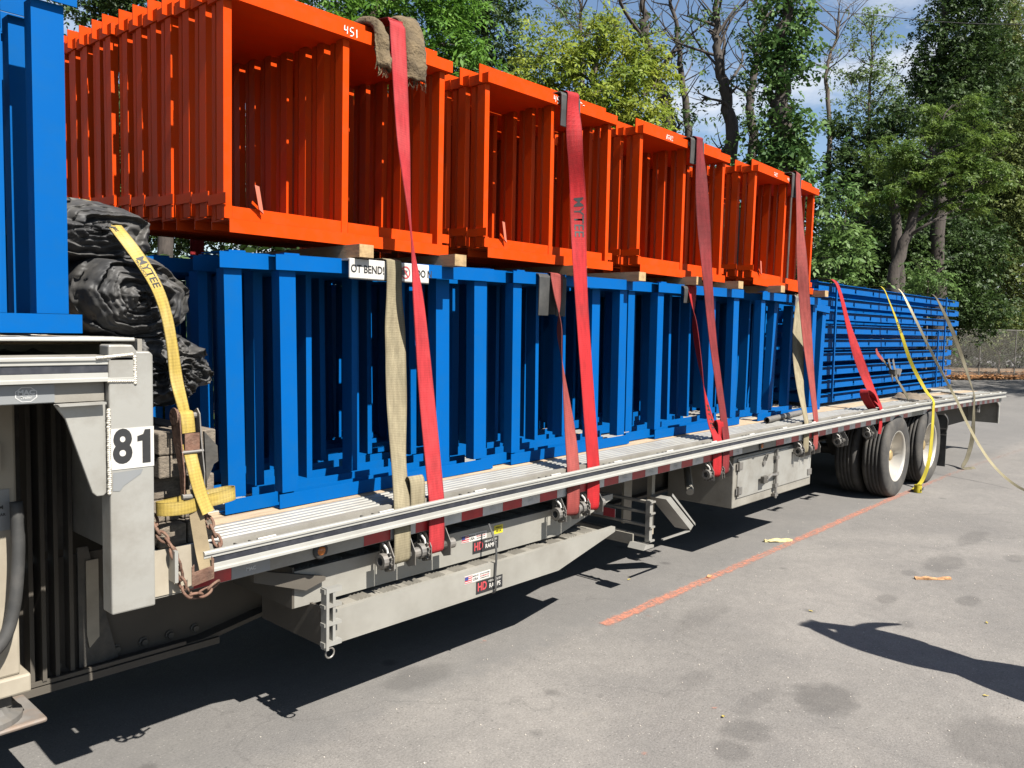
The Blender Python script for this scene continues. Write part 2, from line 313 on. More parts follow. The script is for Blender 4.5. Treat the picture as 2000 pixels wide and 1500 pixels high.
def text(name, s, size, loc, xdir, ydir, mat, parent=None, bold=.0, xscale=1.):
    """lettering laid on a surface: loc is its centre, xdir/ydir its reading and up directions"""
    me = text_mesh(s, size, bold); X = Vector(xdir).normalized(); Y = Vector(ydir).normalized()
    for v in me.vertices: v.co = Vector(loc) + X * v.co.x * xscale + Y * v.co.y
    me.materials.clear(); return link(name, me, mat, parent)

# strap: centreline through points, each (point, twist in degrees about the run); faces -Y when twist is 0
class Strap:
    def __init__(s, ctrl, width=.1, across=(1, 0, 0), k=10, th=.0035):
        pts = catmull([c[0] for c in ctrl], k); tw = catmull([(c[1], 0, 0) for c in ctrl], k)
        s.c = [Vector(p) for p in pts]; s.w = width; s.th = th; s.a = []; s.n = []
        m = len(pts); prev = Vector(across)
        s.len = [0.]
        for i in range(m):
            if i: s.len.append(s.len[-1] + (s.c[i] - s.c[i - 1]).length)
            t = (s.c[min(i + 1, m - 1)] - s.c[max(i - 1, 0)]).normalized()
            a = prev - t * prev.dot(t); a.normalize(); prev = a
            q = Matrix.Rotation(R(float(tw[i][0])), 3, t) @ a
            s.a.append(q); s.n.append(t.cross(q).normalized())
    def obj(s, name, mat, parent=None, **k):
        g = G(); m = len(s.c)
        for c, a, n in zip(s.c, s.a, s.n):
            h = s.w / 2; b = s.th / 2
            for (u, v) in ((-h, -b), (-h * .35, -b), (h * .35, -b), (h, -b), (h, b), (h * .35, b), (-h * .35, b), (-h, b)): g.v.append(tuple(c + a * u + n * v))
        for i in range(m - 1):
            for q in range(8): r_ = (q + 1) % 8; g.f.append((i * 8 + q, i * 8 + r_, i * 8 + 8 + r_, i * 8 + 8 + q))
        g.f.append(tuple(range(8))); g.f.append(tuple((m - 1) * 8 + 7 - i for i in range(8)))
        o = g.obj(name, mat, parent, **k)
        for an, vals in (('across', [u for _ in s.c for u in (-1, -.35, .35, 1, 1, .35, -.35, -1)]), ('run', [d for d in s.len for _ in range(8)])):
            at = o.data.attributes.new(an, 'FLOAT', 'POINT'); at.data.foreach_set('value', vals)
        return o
    def text(s, name, t, size, at, mat, parent, side=1, flip=1, bold=.012, shift=0., xscale=1.):
        """lettering printed along the run, centred `at` metres from the start"""
        me = text_mesh(t, size, bold)
        for v in me.vertices:
            d = at + v.co.x * flip * xscale; i = max(0, min(len(s.c) - 2, int(np.searchsorted(s.len, d)) - 1))
            f = (d - s.len[i]) / max(1e-6, s.len[i + 1] - s.len[i])
            c = s.c[i].lerp(s.c[i + 1], f); a = s.a[i].lerp(s.a[i + 1], f); n = s.n[i].lerp(s.n[i + 1], f)
            v.co = c + a * ((v.co.y + shift) * flip * side) + n * side * (s.th / 2 + .0012)
        me.materials.clear(); return link(name, me, mat, parent)

# ------------------------------------------------------------------ ground
g = G(); g.add([(-120, -150, 0), (220, -150, 0), (220, 150, 0), (-120, 150, 0)], [(0, 1, 2, 3)])
g.obj('ground', m_asph, kind='structure')
m_line = paint_mask('worn_orange_road_paint', (.42, .155, .095), .50, 26)
def paint_strip(name, pts, wd, z, mat):
    g = G(); g.v = []; e = []; rr = random.Random(3)
    P = catmull(pts, 10)
    for i, p in enumerate(P):
        w_ = wd * (1 + rr.uniform(-.14, .14)); 
        for q, u in enumerate((-1, -.5, .5, 1)):
            g.v.append((p[0], p[1] + u * w_ / 2, z)); e.append((-.12 if abs(u) == 1 else .08) + p[2])
    for i in range(len(P) - 1):
        for q in range(3): g.f.append((i * 4 + q, i * 4 + 4 + q, i * 4 + 5 + q, i * 4 + 1 + q))
    o = g.obj(name, mat, kind='structure'); at = o.data.attributes.new('edge', 'FLOAT', 'POINT'); at.data.foreach_set('value', e); return o
paint_strip('painted_line', [(4.02, .012, .10), (4.6, .012, .08), (6.3, .018, .03), (7.5, .02, .05), (9.4, .026, .03), (12.5, -.016, -.08), (15.5, -.17, -.10), (18, -.3, -.2)], .10, .004, m_line)
paint_strip('painted_line', [(1.9, .0, -.36), (2.6, .0, -.34), (3.5, .008, -.32), (4.02, .012, -.28)], .10, .004, paint_mask('faded_pale_paint', (.28, .24, .20), .52, 40))
for (x, y, r_) in [(2.55, -1.16, .05), (3.5, -1.02, .03), (2.9, -1.02, .03), (4.35, -.1, .03), (3.3, .35, .05)]:
    g = G(); n_ = 12; g.v = [(x, y, .004)] + [(x + r_ * rnd.uniform(.5, 1.2) * math.cos(k * 6.283 / n_), y + r_ * rnd.uniform(.4, 1) * math.sin(k * 6.283 / n_), .004) for k in range(n_)]
    g.f = [(0, 1 + k, 1 + (k + 1) % n_) for k in range(n_)]; o = g.obj('paint_splash', m_line, kind='structure')
    at = o.data.attributes.new('edge', 'FLOAT', 'POINT'); at.data.foreach_set('value', [.1] + [-.1] * n_)

# ------------------------------------------------------------------ trailer
ZX = [-3, 1.2, 1.9, 2.8, 4.1, 6.2, 8.2, 10.3, 12.5, 14.82]; ZZ = [.95, .955, .967, .986, 1.004, 1.024, 1.030, 1.026, 1.0, .955]
def zr(x): return float(np.interp(x, ZX, ZZ))                       # top of the rub rail: the deck is arched
def xs(a, b, st=.3): n = max(2, int((b - a) / st) + 1); return [a + (b - a) * i / n for i in range(n + 1)]
DECK = -.008
trailer = thing('flatbed_trailer', 'long aluminium step-deck flatbed trailer loaded with orange and blue steel frames', 'trailer')
T = trailer
X0, X1 = 1.44, 14.82
# rub rail with its black stripe
rail = G().sweep([(.004, 0), (.0, -.004), (.0, -.012), (.006, -.014), (.006, -.026), (.012, -.028), (.012, -.052), (.006, -.054), (.006, -.068), (-.004, -.071), (-.004, -.080), (.020, -.080), (.020, 0)], xs(X0, X1), zr).obj('rub_rail', m_rail, T)
G().sweep([(.0102, -.0285), (.0102, -.0515), (.0121, -.0515), (.0121, -.0285)], xs(X0, X1), zr).obj('black_stripe', m_black_st, rail)
side = G().sweep([(.055, .010), (.055, -.150), (.125, -.150), (.125, -.142), (.063, -.142), (.063, .002), (.09, .002), (.09, .010)], xs(1.255, X1 - .05), zr).obj('side_beam', m_alu_d, T)
# stake pockets, spacers and weld blobs between rail and side beam
def pocket_mesh():
    g = G(); g.box(-.035, -.028, .021, .054, -.075, -.004); g.box(.028, .035, .021, .054, -.075, -.004); return g.mesh('stake_pocket')
pm = pocket_mesh()
sm = G().tube([(-.03, .037, -.010), (.05, .037, -.008)], .011, 8).mesh('spacer_pipe')
wm = G().lathe([(.001, .014), (.009, .011), (.014, .003), (.0155, -.01)], (0, 0, 0), 'z', 10).mesh('weld_blob', True)
x = 1.62; k = 0
while x < X1 - .1:
    link('stake_pocket', pm, m_steel_d, T, loc=(x, 0, zr(x)))
    link('spacer_pipe', sm, m_white, T, loc=(x + .09, 0, zr(x)))
    link('weld_blob', wm, m_weld, T, loc=(x + .24, .036, zr(x) - .022)); link('weld_blob', wm, m_weld, T, loc=(x + .36, .037, zr(x) - .02))
    x += .61; k += 1
# deck: ribbed aluminium extrusions and hardwood nailing strips, each plank its own piece
def ribbed(y0, y1):
    n_ = int(round((y1 - y0) / .045)); st = (y1 - y0) / n_; p = [(y0, -.02)]
    for i in range(n_): a = y0 + i * st; p += [(a, DECK - .007), (a + st * .12, DECK), (a + st * .55, DECK), (a + st * .67, DECK - .007)]
    return p + [(y1, DECK - .007), (y1, -.02)]
ys = .092; kinds = [('a', .30), ('w', .21), ('a', .30), ('w', .14), ('a', .32), ('w', .14), ('a', .32), ('w', .14), ('a', .30), ('w', .21)]
for kd, wd in kinds:
    if kd == 'a': G().sweep(ribbed(ys, ys + wd - .003), xs(1.27, X1 - .03, .45), zr).obj('deck_extrusion', m_alu, T)
    else:
        for (a, b_) in [(1.27, 5.2), (5.203, 9.05), (9.053, 12.4), (12.403, X1 - .03)]:
            G().sweep([(ys, -.02), (ys, DECK - .002), (ys + wd - .003, DECK - .002), (ys + wd - .003, -.02)], xs(a, b_ - .002, .45), zr).obj('deck_board', m_deckwood, T)
    ys += wd
YE = ys
G().sweep([(YE, .012), (YE + .09, .012), (YE + .09, -.15), (YE, -.15)], xs(1.255, X1 - .05), zr).obj('side_beam', m_alu_d, T)
# winch-track hooks lying on the rear deck edge
for x in (10.55, 11.55, 12.75):
    G().prism([(x, .13), (x + .02, .13), (x + .42, .52), (x + .37, .52)], 'z', zr(x) + DECK, zr(x) + DECK + .022).obj('tie_down_bar', m_alu, T)
    G().prism([(x + .13, .13), (x + .15, .13), (x + .50, .47), (x + .46, .47)], 'z', zr(x) + DECK, zr(x) + DECK + .018).obj('tie_down_bar', m_alu, T)
# reflective tape on the side beam: 6 inch blocks
tr_ = G(); tw_ = G()
bx = 2.218; i = 0
def tape(x0, x1, mat, nm):
    return G().sweep([(.0535, -.150), (.0535, -.098), (.0549, -.098), (.0549, -.150)], [x0, (x0 + x1) / 2, x1], lambda q: zr(q) + .002).obj(nm, mat, side)
tape(1.405, 1.575, m_red_tape, 'red_tape'); tape(1.577, 1.745, m_grey_tape, 'silver_tape')
while bx < 14.5:
    if not (5.85 < bx < 6.35 or 10.1 < bx < 10.5):
        tape(bx, bx + .151, m_red_tape if i % 2 == 0 else m_wht_tape, 'red_tape' if i % 2 == 0 else 'silver_tape')
        if i % 2 == 1 and bx < 8:
            z = zr(bx) - .122
            g = G(); n_ = 8
            for q in range(n_):
                a0, a1 = (q + .5) * math.pi / 4, (q + 1.5) * math.pi / 4
                g.add([(bx + .075 + r_ * math.cos(a), .0525, z + r_ * .9 * math.sin(a)) for a in (a0, a1) for r_ in (.024, .019)], [(0, 1, 3, 2)])
            g.obj('logo_ring', m_logo, side)
            text('logo_lettering', 'MAC', .016, (bx + .075, .0525, z + .003), (1, 0, 0), (0, 0, 1), m_logo, side, .02)
    bx += .1525; i += 1
text('logo_lettering', 'MAC', .02, (1.66, .0525, zr(1.66) - .122), (1, 0, 0), (0, 0, 1), m_logo, side, .02)
# amber side markers
for x in (1.985, 6.2):
    z = zr(x) - .118
    mk = G().lathe([(.001, -.012), (.030, -.012), (.037, -.004), (.037, .004)], (x, .054, z), 'y', 20).obj('marker_lamp', m_blackrub, T, True)
    G().lathe([(.001, -.019), (.012, -.018), (.020, -.012), (.021, -.010)], (x, .054, z), 'y', 16).obj('lens', m_amber, mk, True)
# cross members
cm = G(); cm.box(-.03, .03, .13, YE - .01, -.125, -.119); cm.box(-.03, .03, .13, YE - .01, -.028, -.022); cm.box(-.004, .004, .13, YE - .01, -.119, -.028); cm = cm.mesh('cross_member')
x = 1.5
while x < 14.6: link('cross_member', cm, m_alu_d, T, loc=(x, 0, zr(x))); x += .41
# main beams: tall welded I-beams, deep ahead of the axles
def zb(x): return float(np.interp(x, [-3, .5, 1.95, 2.3, 5, 8, 9, 14.8], [.31, .31, .315, .40, .46, .52, .60, .62]))
for y in (.78, 1.82):
    g = G(); X = xs(.3, 14.2, .5); o = 0
    for x in X: g.v += [(x, y, zb(x) + .02), (x, y + .014, zb(x) + .02), (x, y + .014, zr(x) - .13), (x, y, zr(x) - .13)]
    for k in range(len(X) - 1):
        for q in range(4): r_ = (q + 1) % 4; g.f.append((k * 4 + q, k * 4 + 4 + q, k * 4 + 4 + r_, k * 4 + r_))
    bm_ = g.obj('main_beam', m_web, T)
    g = G()
    for x in X: g.v += [(x, y - .07, zb(x)), (x, y + .085, zb(x)), (x, y + .085, zb(x) + .02), (x, y - .07, zb(x) + .02)]
    for k in range(len(X) - 1):
        for q in range(4): r_ = (q + 1) % 4; g.f.append((k * 4 + q, k * 4 + 4 + q, k * 4 + 4 + r_, k * 4 + r_))
    g.f += [(0, 1, 2, 3), tuple(len(g.v) - 1 - i for i in range(4))]
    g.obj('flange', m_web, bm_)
    if y < 1:
        G().box(.3, 1.86, y - .09, y - .0705, .300, .33).obj('flange_strip', m_web, bm_); G().box(.3, 1.70, y - .085, y - .0705, .336, .352).obj('flange_strip', m_web, bm_)
        bolt = G().lathe([(.001, -.022), (.014, -.022), (.016, -.010), (.022, -.008), (.022, 0)], (0, 0, 0), 'y', 8).mesh('bolt', False)
        for x in (1.18, 1.30, 1.42, 1.54, 1.66, 1.78): link('bolt', bolt, m_steel_d, bm_, loc=(x, y - .0005, .372))
        # gooseneck: web rising to the upper deck, vertical flanges
        G().box(.2, 1.24, y + .001, y + .013, .86, 1.54).obj('gooseneck_web', m_steel_d, bm_)
        for (xx, dd) in ((1.06, .075), (1.10, .09), (1.155, .07), (1.215, .06)): G().box(xx, xx + .016, y - dd, y - .0015, .352, 1.50).obj('gooseneck_flange', m_web, bm_)
        G().prism([(1.26, .34), (1.42, .34), (1.30, .86), (1.26, .86)], 'y', y - .028, y - .020).obj('gusset', m_steel_d, bm_)
        G().prism([(1.30, .42), (1.34, .46), (1.34, .80), (1.29, .80), (1.29, .48)], 'y', y - .036, y - .0285).obj('gusset', m_cream, bm_)
        pl = G().box(1.64, 1.80, y - .004, y - .001, .57, .70).obj('data_plate', m_grey_tape, bm_)
# upper deck
ZU = 1.695
ur = G().prism([(.004, ZU), (0, ZU - .004), (0, ZU - .012), (.006, ZU - .014), (.006, ZU - .026), (.012, ZU - .028), (.012, ZU - .054), (.006, ZU - .056), (.006, ZU - .070), (-.004, ZU - .073), (-.004, ZU - .083), (.02, ZU - .083), (.02, ZU)], 'x', -2.5, 1.19).obj('rub_rail', m_rail, T)
G().box(-2.5, 1.185, .0102, .0121, ZU - .0535, ZU - .0285).obj('black_stripe', m_black_st, ur)
G().box(-2.5, 1.10, .030, .10, 1.545, ZU + .004).obj('side_beam', m_alu_d, T)
for x in (.55, .98): G().box(x, x + .03, .0205, .0295, ZU - .05, ZU + .0).obj('spacer_block', m_weld, T)
us = .102
for kd, wd in kinds:
    if kd == 'a': G().prism([(a, b_ + 1.765) for a, b_ in ribbed(us, us + wd - .003)], 'x', -2.5, 1.235).obj('deck_extrusion', m_alu, T)
    else: G().box(-2.5, 1.235, us, us + wd - .003, 1.725, 1.755).obj('deck_board', m_deckwood, T)
    us += wd
G().box(1.236, 1.252, .082, YE + .09, .94, 1.753).obj('step_wall', m_alu_d, T)
G().box(-2.5, 1.235, .102, YE, 1.60, 1.66).obj('upper_frame', m_steel_d, T)
# post with fleet number, its cap weld and the gusset under the rail
post = bevel(G().prism([(1.105, .803), (1.255, .803), (1.255, 1.700), (1.243, 1.712), (1.200, 1.712), (1.185, 1.735), (1.105, 1.735)], 'y', .0, .080).obj('step_post', m_alu, T), .006)
G().box(1.108, 1.2535, -.0022, -.0006, 1.308, 1.449).obj('number_plate', m_white, post)
text('number_lettering', '8', .158, (1.146, -.0034, 1.381), (1, 0, 0), (0, 0, 1), m_ink, post, .035, .82); G().prism([(1.213, 1.323), (1.241, 1.323), (1.241, 1.440), (1.222, 1.440), (1.216, 1.424), (1.196, 1.418), (1.196, 1.400), (1.213, 1.402)], 'y', -.0036, -.0024).obj('number_lettering', m_ink, post)
g = G(); g.add([(1.114, -.0015, 1.298), (1.215, -.0015, 1.301), (1.208, -.0015, 1.285), (1.150, -.0015, 1.250), (1.135, -.0015, 1.232), (1.112, -.0015, 1.236)], [(0, 1, 2, 3, 4, 5)]); g.obj('sticker_residue', m_grey_tape, post)
rr = random.Random(5)
for (x0, z0, x1, z1) in [(1.192, 1.602, 1.192, 1.70), (1.105, 1.612, 1.19, 1.610), (1.103, 1.23, 1.103, 1.52), (1.07, 1.690, 1.19, 1.702)]:
    n_ = int(math.hypot(x1 - x0, z1 - z0) / .007); g = G()
    for i in range(n_):
        f = i / n_; g.lathe([(.0005, -.006), (.005, -.004), (.0075, .002)], (x0 + (x1 - x0) * f + rr.uniform(-.001, .001), -.0005, z0 + (z1 - z0) * f), 'y', 6)
    g.obj('weld_seam', m_weld, T, True)
gs = G().prism([(.938, 1.541), (1.085, 1.543), (1.098, 1.532), (1.098, 1.232), (1.088, 1.222), (1.066, 1.222), (1.052, 1.236), (.972, 1.490)], 'y', .012, .026).obj('gusset', m_alu, T); bevel(gs, .003)
G().prism([(.938, 1.543), (1.088, 1.544), (1.088, 1.5365), (.945, 1.5355)], 'y', -.022, .0115).obj('gusset_lip', m_alu, gs)
dc = G().box(.60, .945, .0275, .0292, 1.548, 1.606).obj('grey_decal', m_grey_tape, T)
g = G()
for q in range(8):
    a0, a1 = (q + .5) * math.pi / 4, (q + 1.5) * math.pi / 4
    g.add([(.862 + rx * math.cos(a), .0262, 1.5765 + rz * math.sin(a)) for a in (a0, a1) for rx, rz in ((.034, .026), (.031, .0235))], [(0, 1, 3, 2)])
g.obj('logo_ring', m_logo, dc)
text('logo_lettering', 'MAC', .021, (.862, .0262, 1.5825), (1, 0, 0), (0, 0, 1), m_logo, dc, .045, 1.1); text('logo_lettering', 'Trailer', .0125, (.862, .0262, 1.5665), (1, 0, .05), (0, 0, 1), m_logo, dc, .01)
# plate and hook bracket at the front end of the rail
G().box(1.325, 1.338, -.002, .054, .868, .985).obj('end_plate', m_alu, T); G().box(1.256, 1.42, .0505, .0545, .815, .985).obj('front_side_plate', m_cream, T)
# landing gear, raised
leg = bevel(G().box(.72, .955, .46, .64, .50, 1.55).obj('landing_leg', m_cream, T), .01)
bevel(G().box(.70, .985, .445, .655, .43, .50).obj('leg_collar', m_cream, leg), .008)
G().box(.75, .93, .49, .61, .375, .43).obj('inner_leg', m_steel_d, leg)
G().lathe([(.001, .0), (.13, 0), (.13, .02), (.10, .035), (.085, .055), (.001, .055)], (.85, .55, .325), 'z', 24).obj('foot_shoe', m_galv, leg)
bevel(G().box(.66, 1.03, .42, .70, .305, .324).obj('foot_plate', M('worn_grey_foot', (.26, .24, .22), .6, .3, var=.25, scale=8, dirt=((.30, .17, .09), .8, 6)), leg), .008)
G().tube(catmull([(.935, .40, 1.16), (.935, .39, .98), (.915, .385, .78), (.87, .38, .66), (.78, .38, .60)], 6), .022, 10).obj('crank_hose', m_blackrub, leg, True)
G().box(.80, .93, .4575, .4595, 1.05, 1.20).obj('maker_label', m_grey_tape, leg)
for i, (s_, z_) in enumerate((('JOST', 1.17), ('MAGNUM', 1.135), ('LANDING GEAR', 1.108))): text('label_lettering', s_, .026 - .006 * i, (.865, .4565, z_), (1, 0, 0), (0, 0, 1), m_ink, leg, .02)
G().lathe([(.001, -.02), (.03, -.02), (.03, 0)], (.80, .458, 1.32), 'y', 16).obj('gear_cap', m_steel_d, leg)
G().box(.745, .90, .435, .459, 1.27, 1.37).obj('gear_box', m_cream, leg)
# frame for the ramps (carrier) and support brackets behind them
G().box(4.712, 4.748, .14, .175, .365, .655).obj('carrier_post', m_alu, T)
for z in (.64, .565, .475, .40): G().box(4.715, 4.745, .1755, 1.25, z - .008, z + .008).obj('carrier_bar', m_alu_d, T)
for z in (.375, .47, .565, .645): G().box(4.705, 4.76, .125, .139, z - .006, z + .006).obj('carrier_tab', m_alu, T)
pl = G().box(4.69, 4.7045, .26, 1.05, .33, .405).obj('carrier_plate', m_alu_d, T)
G().prism([(4.63, .325), (4.76, .325), (4.76, .343), (4.66, .36)], 'y', .13, .26).obj('carrier_foot', m_alu, T)
cpl = G().box(4.7, 4.7045, .42, .80, .49, .555).obj('logo_plate', m_wht_tape, T); G().box(4.6975, 4.6995, .42, .52, .492, .553).obj('logo_patch', m_flagred, cpl)
for (y0, y1) in ((.45, .47), (1.0, 1.02)): G().box(4.85, 4.95, y0, y1, .42, .86).obj('hanger', m_cream, T)
G().box(4.98, 5.02, .30, .34, .34, .87).obj('hanger_post', m_cream, T)
st = G().prism([(4.94, .63), (5.0, .64), (5.34, .375), (5.30, .345)], 'y', .155, .29).obj('step_bracket', m_alu, T)
G().prism([(5.015, .644), (5.36, .372), (5.355, .392), (5.02, .662)], 'y', .15, .1545).obj('step_lip', m_alu, st); G().box(4.93, 5.30, .16, .18, .335, .344).obj('step_base', m_alu, st)
G().tube([(5.35, .20, .62), (5.85, .55, .86)], .03, 8).obj('brace_tube', m_alu_d, T)
pl2 = G().prism([(4.35, .87), (5.03, .88), (5.03, .79), (4.35, .765)], 'y', .42, .425).obj('under_plate', m_cream, T)
G().box(4.62, 4.67, .4175, .4195, .80, .84).obj('flag_sticker', m_flagred, pl2); G().box(4.62, 4.64, .4155, .4172, .82, .84).obj('flag_canton', m_flagblue, pl2); text('sticker_lettering', 'MADE IN USA', .014, (4.74, .4175, .82), (1, 0, 0), (0, 0, 1), m_ink, pl2, .02)
# toolbox
TX0, TX1, TZ0, TZ1 = 5.885, 7.42, .42, .835
tb = bevel(G().box(TX0, TX1, .125, .72, TZ0, TZ1).obj('toolbox', m_alu_d, T), .008)
for (a, b_) in ((TX0 + .06, 6.60), (6.63, TX1 - .03)): bevel(G().box(a, b_, .117, .1245, TZ0 + .075, TZ1 - .02).obj('toolbox_door', m_alu, tb), .004)
for z in (.555, .755): bevel(G().box(TX0 + .03, TX0 + .135, .110, .1165, z - .03, z + .03).obj('hinge', m_galv, tb), .003); G().tube([(TX0 + .055, .108, z - .04), (TX0 + .055, .108, z + .04)], .009, 8).obj('hinge_pin', m_steel_d, tb)
G().box(TX1 - .10, TX1 - .015, .110, .1165, .52, .575).obj('hinge', m_galv, tb)
lt = G().tube([(6.615, .098, .41), (6.615, .098, .83)], .011, 8).obj('lock_rod', m_galv, tb)
for z in (.44, .52, .62, .76): G().box(6.585, 6.645, .088, .1165, z - .014, z + .014).obj('rod_clamp', m_galv, tb)
G().tube([(6.60, .088, .615), (6.47, .075, .63), (6.36, .072, .60)], .012, 8).obj('latch_handle', m_galv, tb); bevel(G().box(6.31, 6.39, .062, .098, .575, .635).obj('padlock', m_steel_d, tb), .006)
G().tube(catmull([(6.39, .11, .76), (6.41, .10, .80), (6.44, .10, .80), (6.43, .11, .75)], 5), .006, 6).obj('key_ring', m_steel_d, tb); G().lathe([(.001, -.012), (.022, -.012), (.022, 0)], (6.395, .1165, .735), 'y', 14).obj('lock_barrel', m_galv, tb)
# wheels: two axles of dual wheels each side
def wheel_meshes():
    Rr = .465; t = G()
    prof = [(.285, -.118), (.30, -.124), (.36, -.130), (.42, -.125), (.448, -.112), (.460, -.096)]
    for gy in (-.058, -.02, .02, .058): prof += [(Rr, gy - .006), (Rr - .012, gy - .004), (Rr - .012, gy + .004), (Rr, gy + .006)]
    prof += [(.460, .096), (.448, .112), (.42, .125), (.36, .130), (.30, .124), (.285, .118)]
    t.lathe(prof, (0, 0, 0), 'y', 56)
    r_ = G(); r_.lathe([(.288, -.112), (.292, -.118), (.284, -.120), (.272, -.112), (.262, -.09), (.258, .03), (.24, .06), (.16, .075), (.145, .055), (.12, .052), (.10, .03), (.06, .02), (.001, .02)], (0, 0, 0), 'y', 40)
    h = G(); h.lathe([(.001, -.055), (.05, -.055), (.062, -.045), (.065, .02), (.09, .03), (.10, .05)], (0, 0, 0), 'y', 20)
    nut = G()
    for k in range(10): a = k * math.pi / 5; nut.lathe([(.001, .015), (.014, .015), (.016, .05)], (.132 * math.cos(a), 0, .132 * math.sin(a)), 'y', 6)
    return t.mesh('tyre', True), r_.mesh('rim', True), h.mesh('hub', True), nut.mesh('wheel_nuts')
tm, rm, hm, nm = wheel_meshes()
m_rim = M('dusty_wheel_alloy', (.66, .62, .55), .38, .45, var=.12, scale=6, dirt=((.50, .38, .22), .35, 6)); m_brass = M('dusty_brass_hub', (.50, .36, .16), .5, .5, var=.3, scale=9)
for ax in (9.64, 10.89):
    for (yc, fl) in ((.155, 0), (.455, math.pi), (2.13, 0), (2.43, math.pi)):
        e = bpy.data.objects.new('wheel', tm); col.objects.link(e); e.parent = T; e.location = (ax, yc, .463); e.rotation_euler = (0, rnd.uniform(0, 6), fl)
        if not tm.materials: tm.materials.append(m_rubber)
        e.name = 'wheel'
        link('rim', rm, m_rim, e); link('hub', hm, m_brass, e); link('wheel_nuts', nm, m_galv, e)
    G().tube([(ax, .58, .463), (ax, 2.0, .463)], .06, 10).obj('axle', m_steel_d, T)
    G().prism([(ax - .5, .80), (ax - .42, .86), (ax - .02, .52), (ax + .09, .40), (ax - .06, .40)], 'y', .66, .75).obj('trailing_arm', m_steel_d, T)
    G().lathe([(.001, -.1), (.11, -.1), (.12, -.05), (.12, .08), (.10, .1), (.001, .1)], (ax + .22, .9, .66), 'z', 16).obj('air_bag', m_blackrub, T)
for x in (11.75,):
    for y in (.07, 1.98):
        mf = G().box(x, x + .012, y, y + .56, .10, .78).obj('mud_flap', m_blackrub, T)
        for z in (.52, .60): G().box(x - .006, x - .0005, y + .005, y + .555, z - .006, z + .006).obj('flap_strip', m_galv, mf)
    G().tube(catmull([(x - .03, .10, .80), (x - .03, .06, .74), (x - .03, .055, .66), (x - .03, .07, .56)], 4), .008, 6).obj('flap_bracket', m_galv, T)
# rear frame and lights
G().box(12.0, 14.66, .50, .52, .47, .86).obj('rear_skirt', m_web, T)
rp_ = G().prism([(14.46, .815), (14.66, .815), (14.72, .76), (14.72, .46), (14.66, .46), (14.66, .74), (14.58, .79)], 'y', .06, .075).obj('rear_bracket', m_alu, T)
G().box(14.70, 14.80, .076, YE, .46, .84).obj('rear_bolster', m_alu_d, T)
for z, mt in ((.79, m_redlens), (.70, m_white), (.61, m_redlens)): G().lathe([(.001, .035), (.02, .033), (.038, .02), (.042, 0)], (14.80, .13, z), 'x', 16).obj('tail_lamp', mt, T, True)
for x in (13.6,): G().lathe([(.03, -.03), (.045, -.03), (.045, .0), (.03, .0)], (x, .15, .745), 'y', 16).obj('hose_coupling', m_galv, T); G().box(x + .10, x + .16, .13, .17, .69, .80).obj('hose_clamp', m_galv, T)
# winches under the rail
def winch(x, tilt=0):
    z = zr(x) - .245
    wn_ = G().box(x - .075, x + .075, .072, .126, zr(x) - .165, zr(x) - .1515).obj('winch', m_galv, T)
    for dx in (-.066, .062): G().prism([(.020, z - .045), (.020, z + .02), (.06, z + .085), (.125, z + .085), (.125, z - .01), (.07, z - .06)], 'x', x + dx, x + dx + .004).obj('side_plate', m_galv, wn_)
    G().tube([(x - .062, .062, z), (x + .062, .062, z)], .020, 10).obj('drum', m_steel_d, wn_)
    for (dx, r_) in ((-.115, .036), (.072, .026)):
        e = G().lathe([(r_ * .55, 0), (r_, 0), (r_, .045), (r_ * .55, .045), (r_ * .55, 0)], (x + dx, .062, z), 'x', 14).obj('end_cap', m_galv, wn_)
        if dx < 0:
            g = G()
            for k in range(11): a = k * 2 * math.pi / 11; g.prism([(.062 + q * math.cos(a + d), z + q * math.sin(a + d)) for q, d in ((.040, -.2), (.052, -.08), (.052, .08), (.040, .2))], 'x', x - .088, x - .078)
            g.obj('ratchet_wheel', m_steel_d, wn_)
    G().tube([(x - .08, .03, z - .02), (x - .08, .055, z + .055), (x - .08, .085, z + .075)], .006, 6).obj('pawl', m_white, wn_)
    return z
WX = [2.43, 2.66, 3.70, 3.93, 5.44, 5.60, 7.07, 7.29, 7.98, 8.80]
for x in WX: winch(x)

# ------------------------------------------------------------------ loading ramps stowed under the deck
m_ramp = M('ramp_aluminium', (.36, .345, .305), .5, .25, var=.1, scale=3, dirt=((.24, .22, .185), .6, 4))
def ramp(label, y0, y1, z0, z1, xa, xb, xt, stickers, seed):
    t = thing('loading_ramp', label, 'ramp', (xa, y0, z0), group='loading ramps under the deck'); o = lambda g, n_, m_, p=None: shift(g, (-xa, -y0, -z0)).obj(n_, m_, p or t)
    zt = z1
    for y in (y0, y1 - .03): o(G().prism([(xa, z0), (xt, z0), (xb, z1 - .02), (xb, z1 + .012), (xt - .3, z1 + .004), (xa, z1)], 'y', y, y + .03), 'side_rail', m_ramp)
    x = xa + .04; rr = random.Random(seed)
    while x < xb - .12:
        zz = z1 - .012 + (.012 if x > xt else 0)
        rg = o(G().box(x, x + .1546, y0 + .031, y1 - .031, zz - .012, zz), 'rung', m_alu_d)
        g = G()
        for k in range(4): g.prism([(x + .012 + k * .022, zz), (x + .028 + k * .022, zz), (x + .020 + k * .022, zz + .012)], 'y', y0 + .05, y1 - .05)
        o(g, 'grip_teeth', m_alu_d, rg)
        x += .155
    o(G().box(xa - .012, xa - .0005, y0, y1, z0, z1 + .02), 'end_plate', m_web)
    return t
def shift(g, d): g.v = [(a + d[0], b + d[1], c + d[2]) for a, b, c in g.v]; return g
r1 = ramp('lower aluminium loading ramp with black sticker, nearest the ground under the deck', .055, .56, .418, .570, 2.02, 4.18, 3.62, 1, 1)
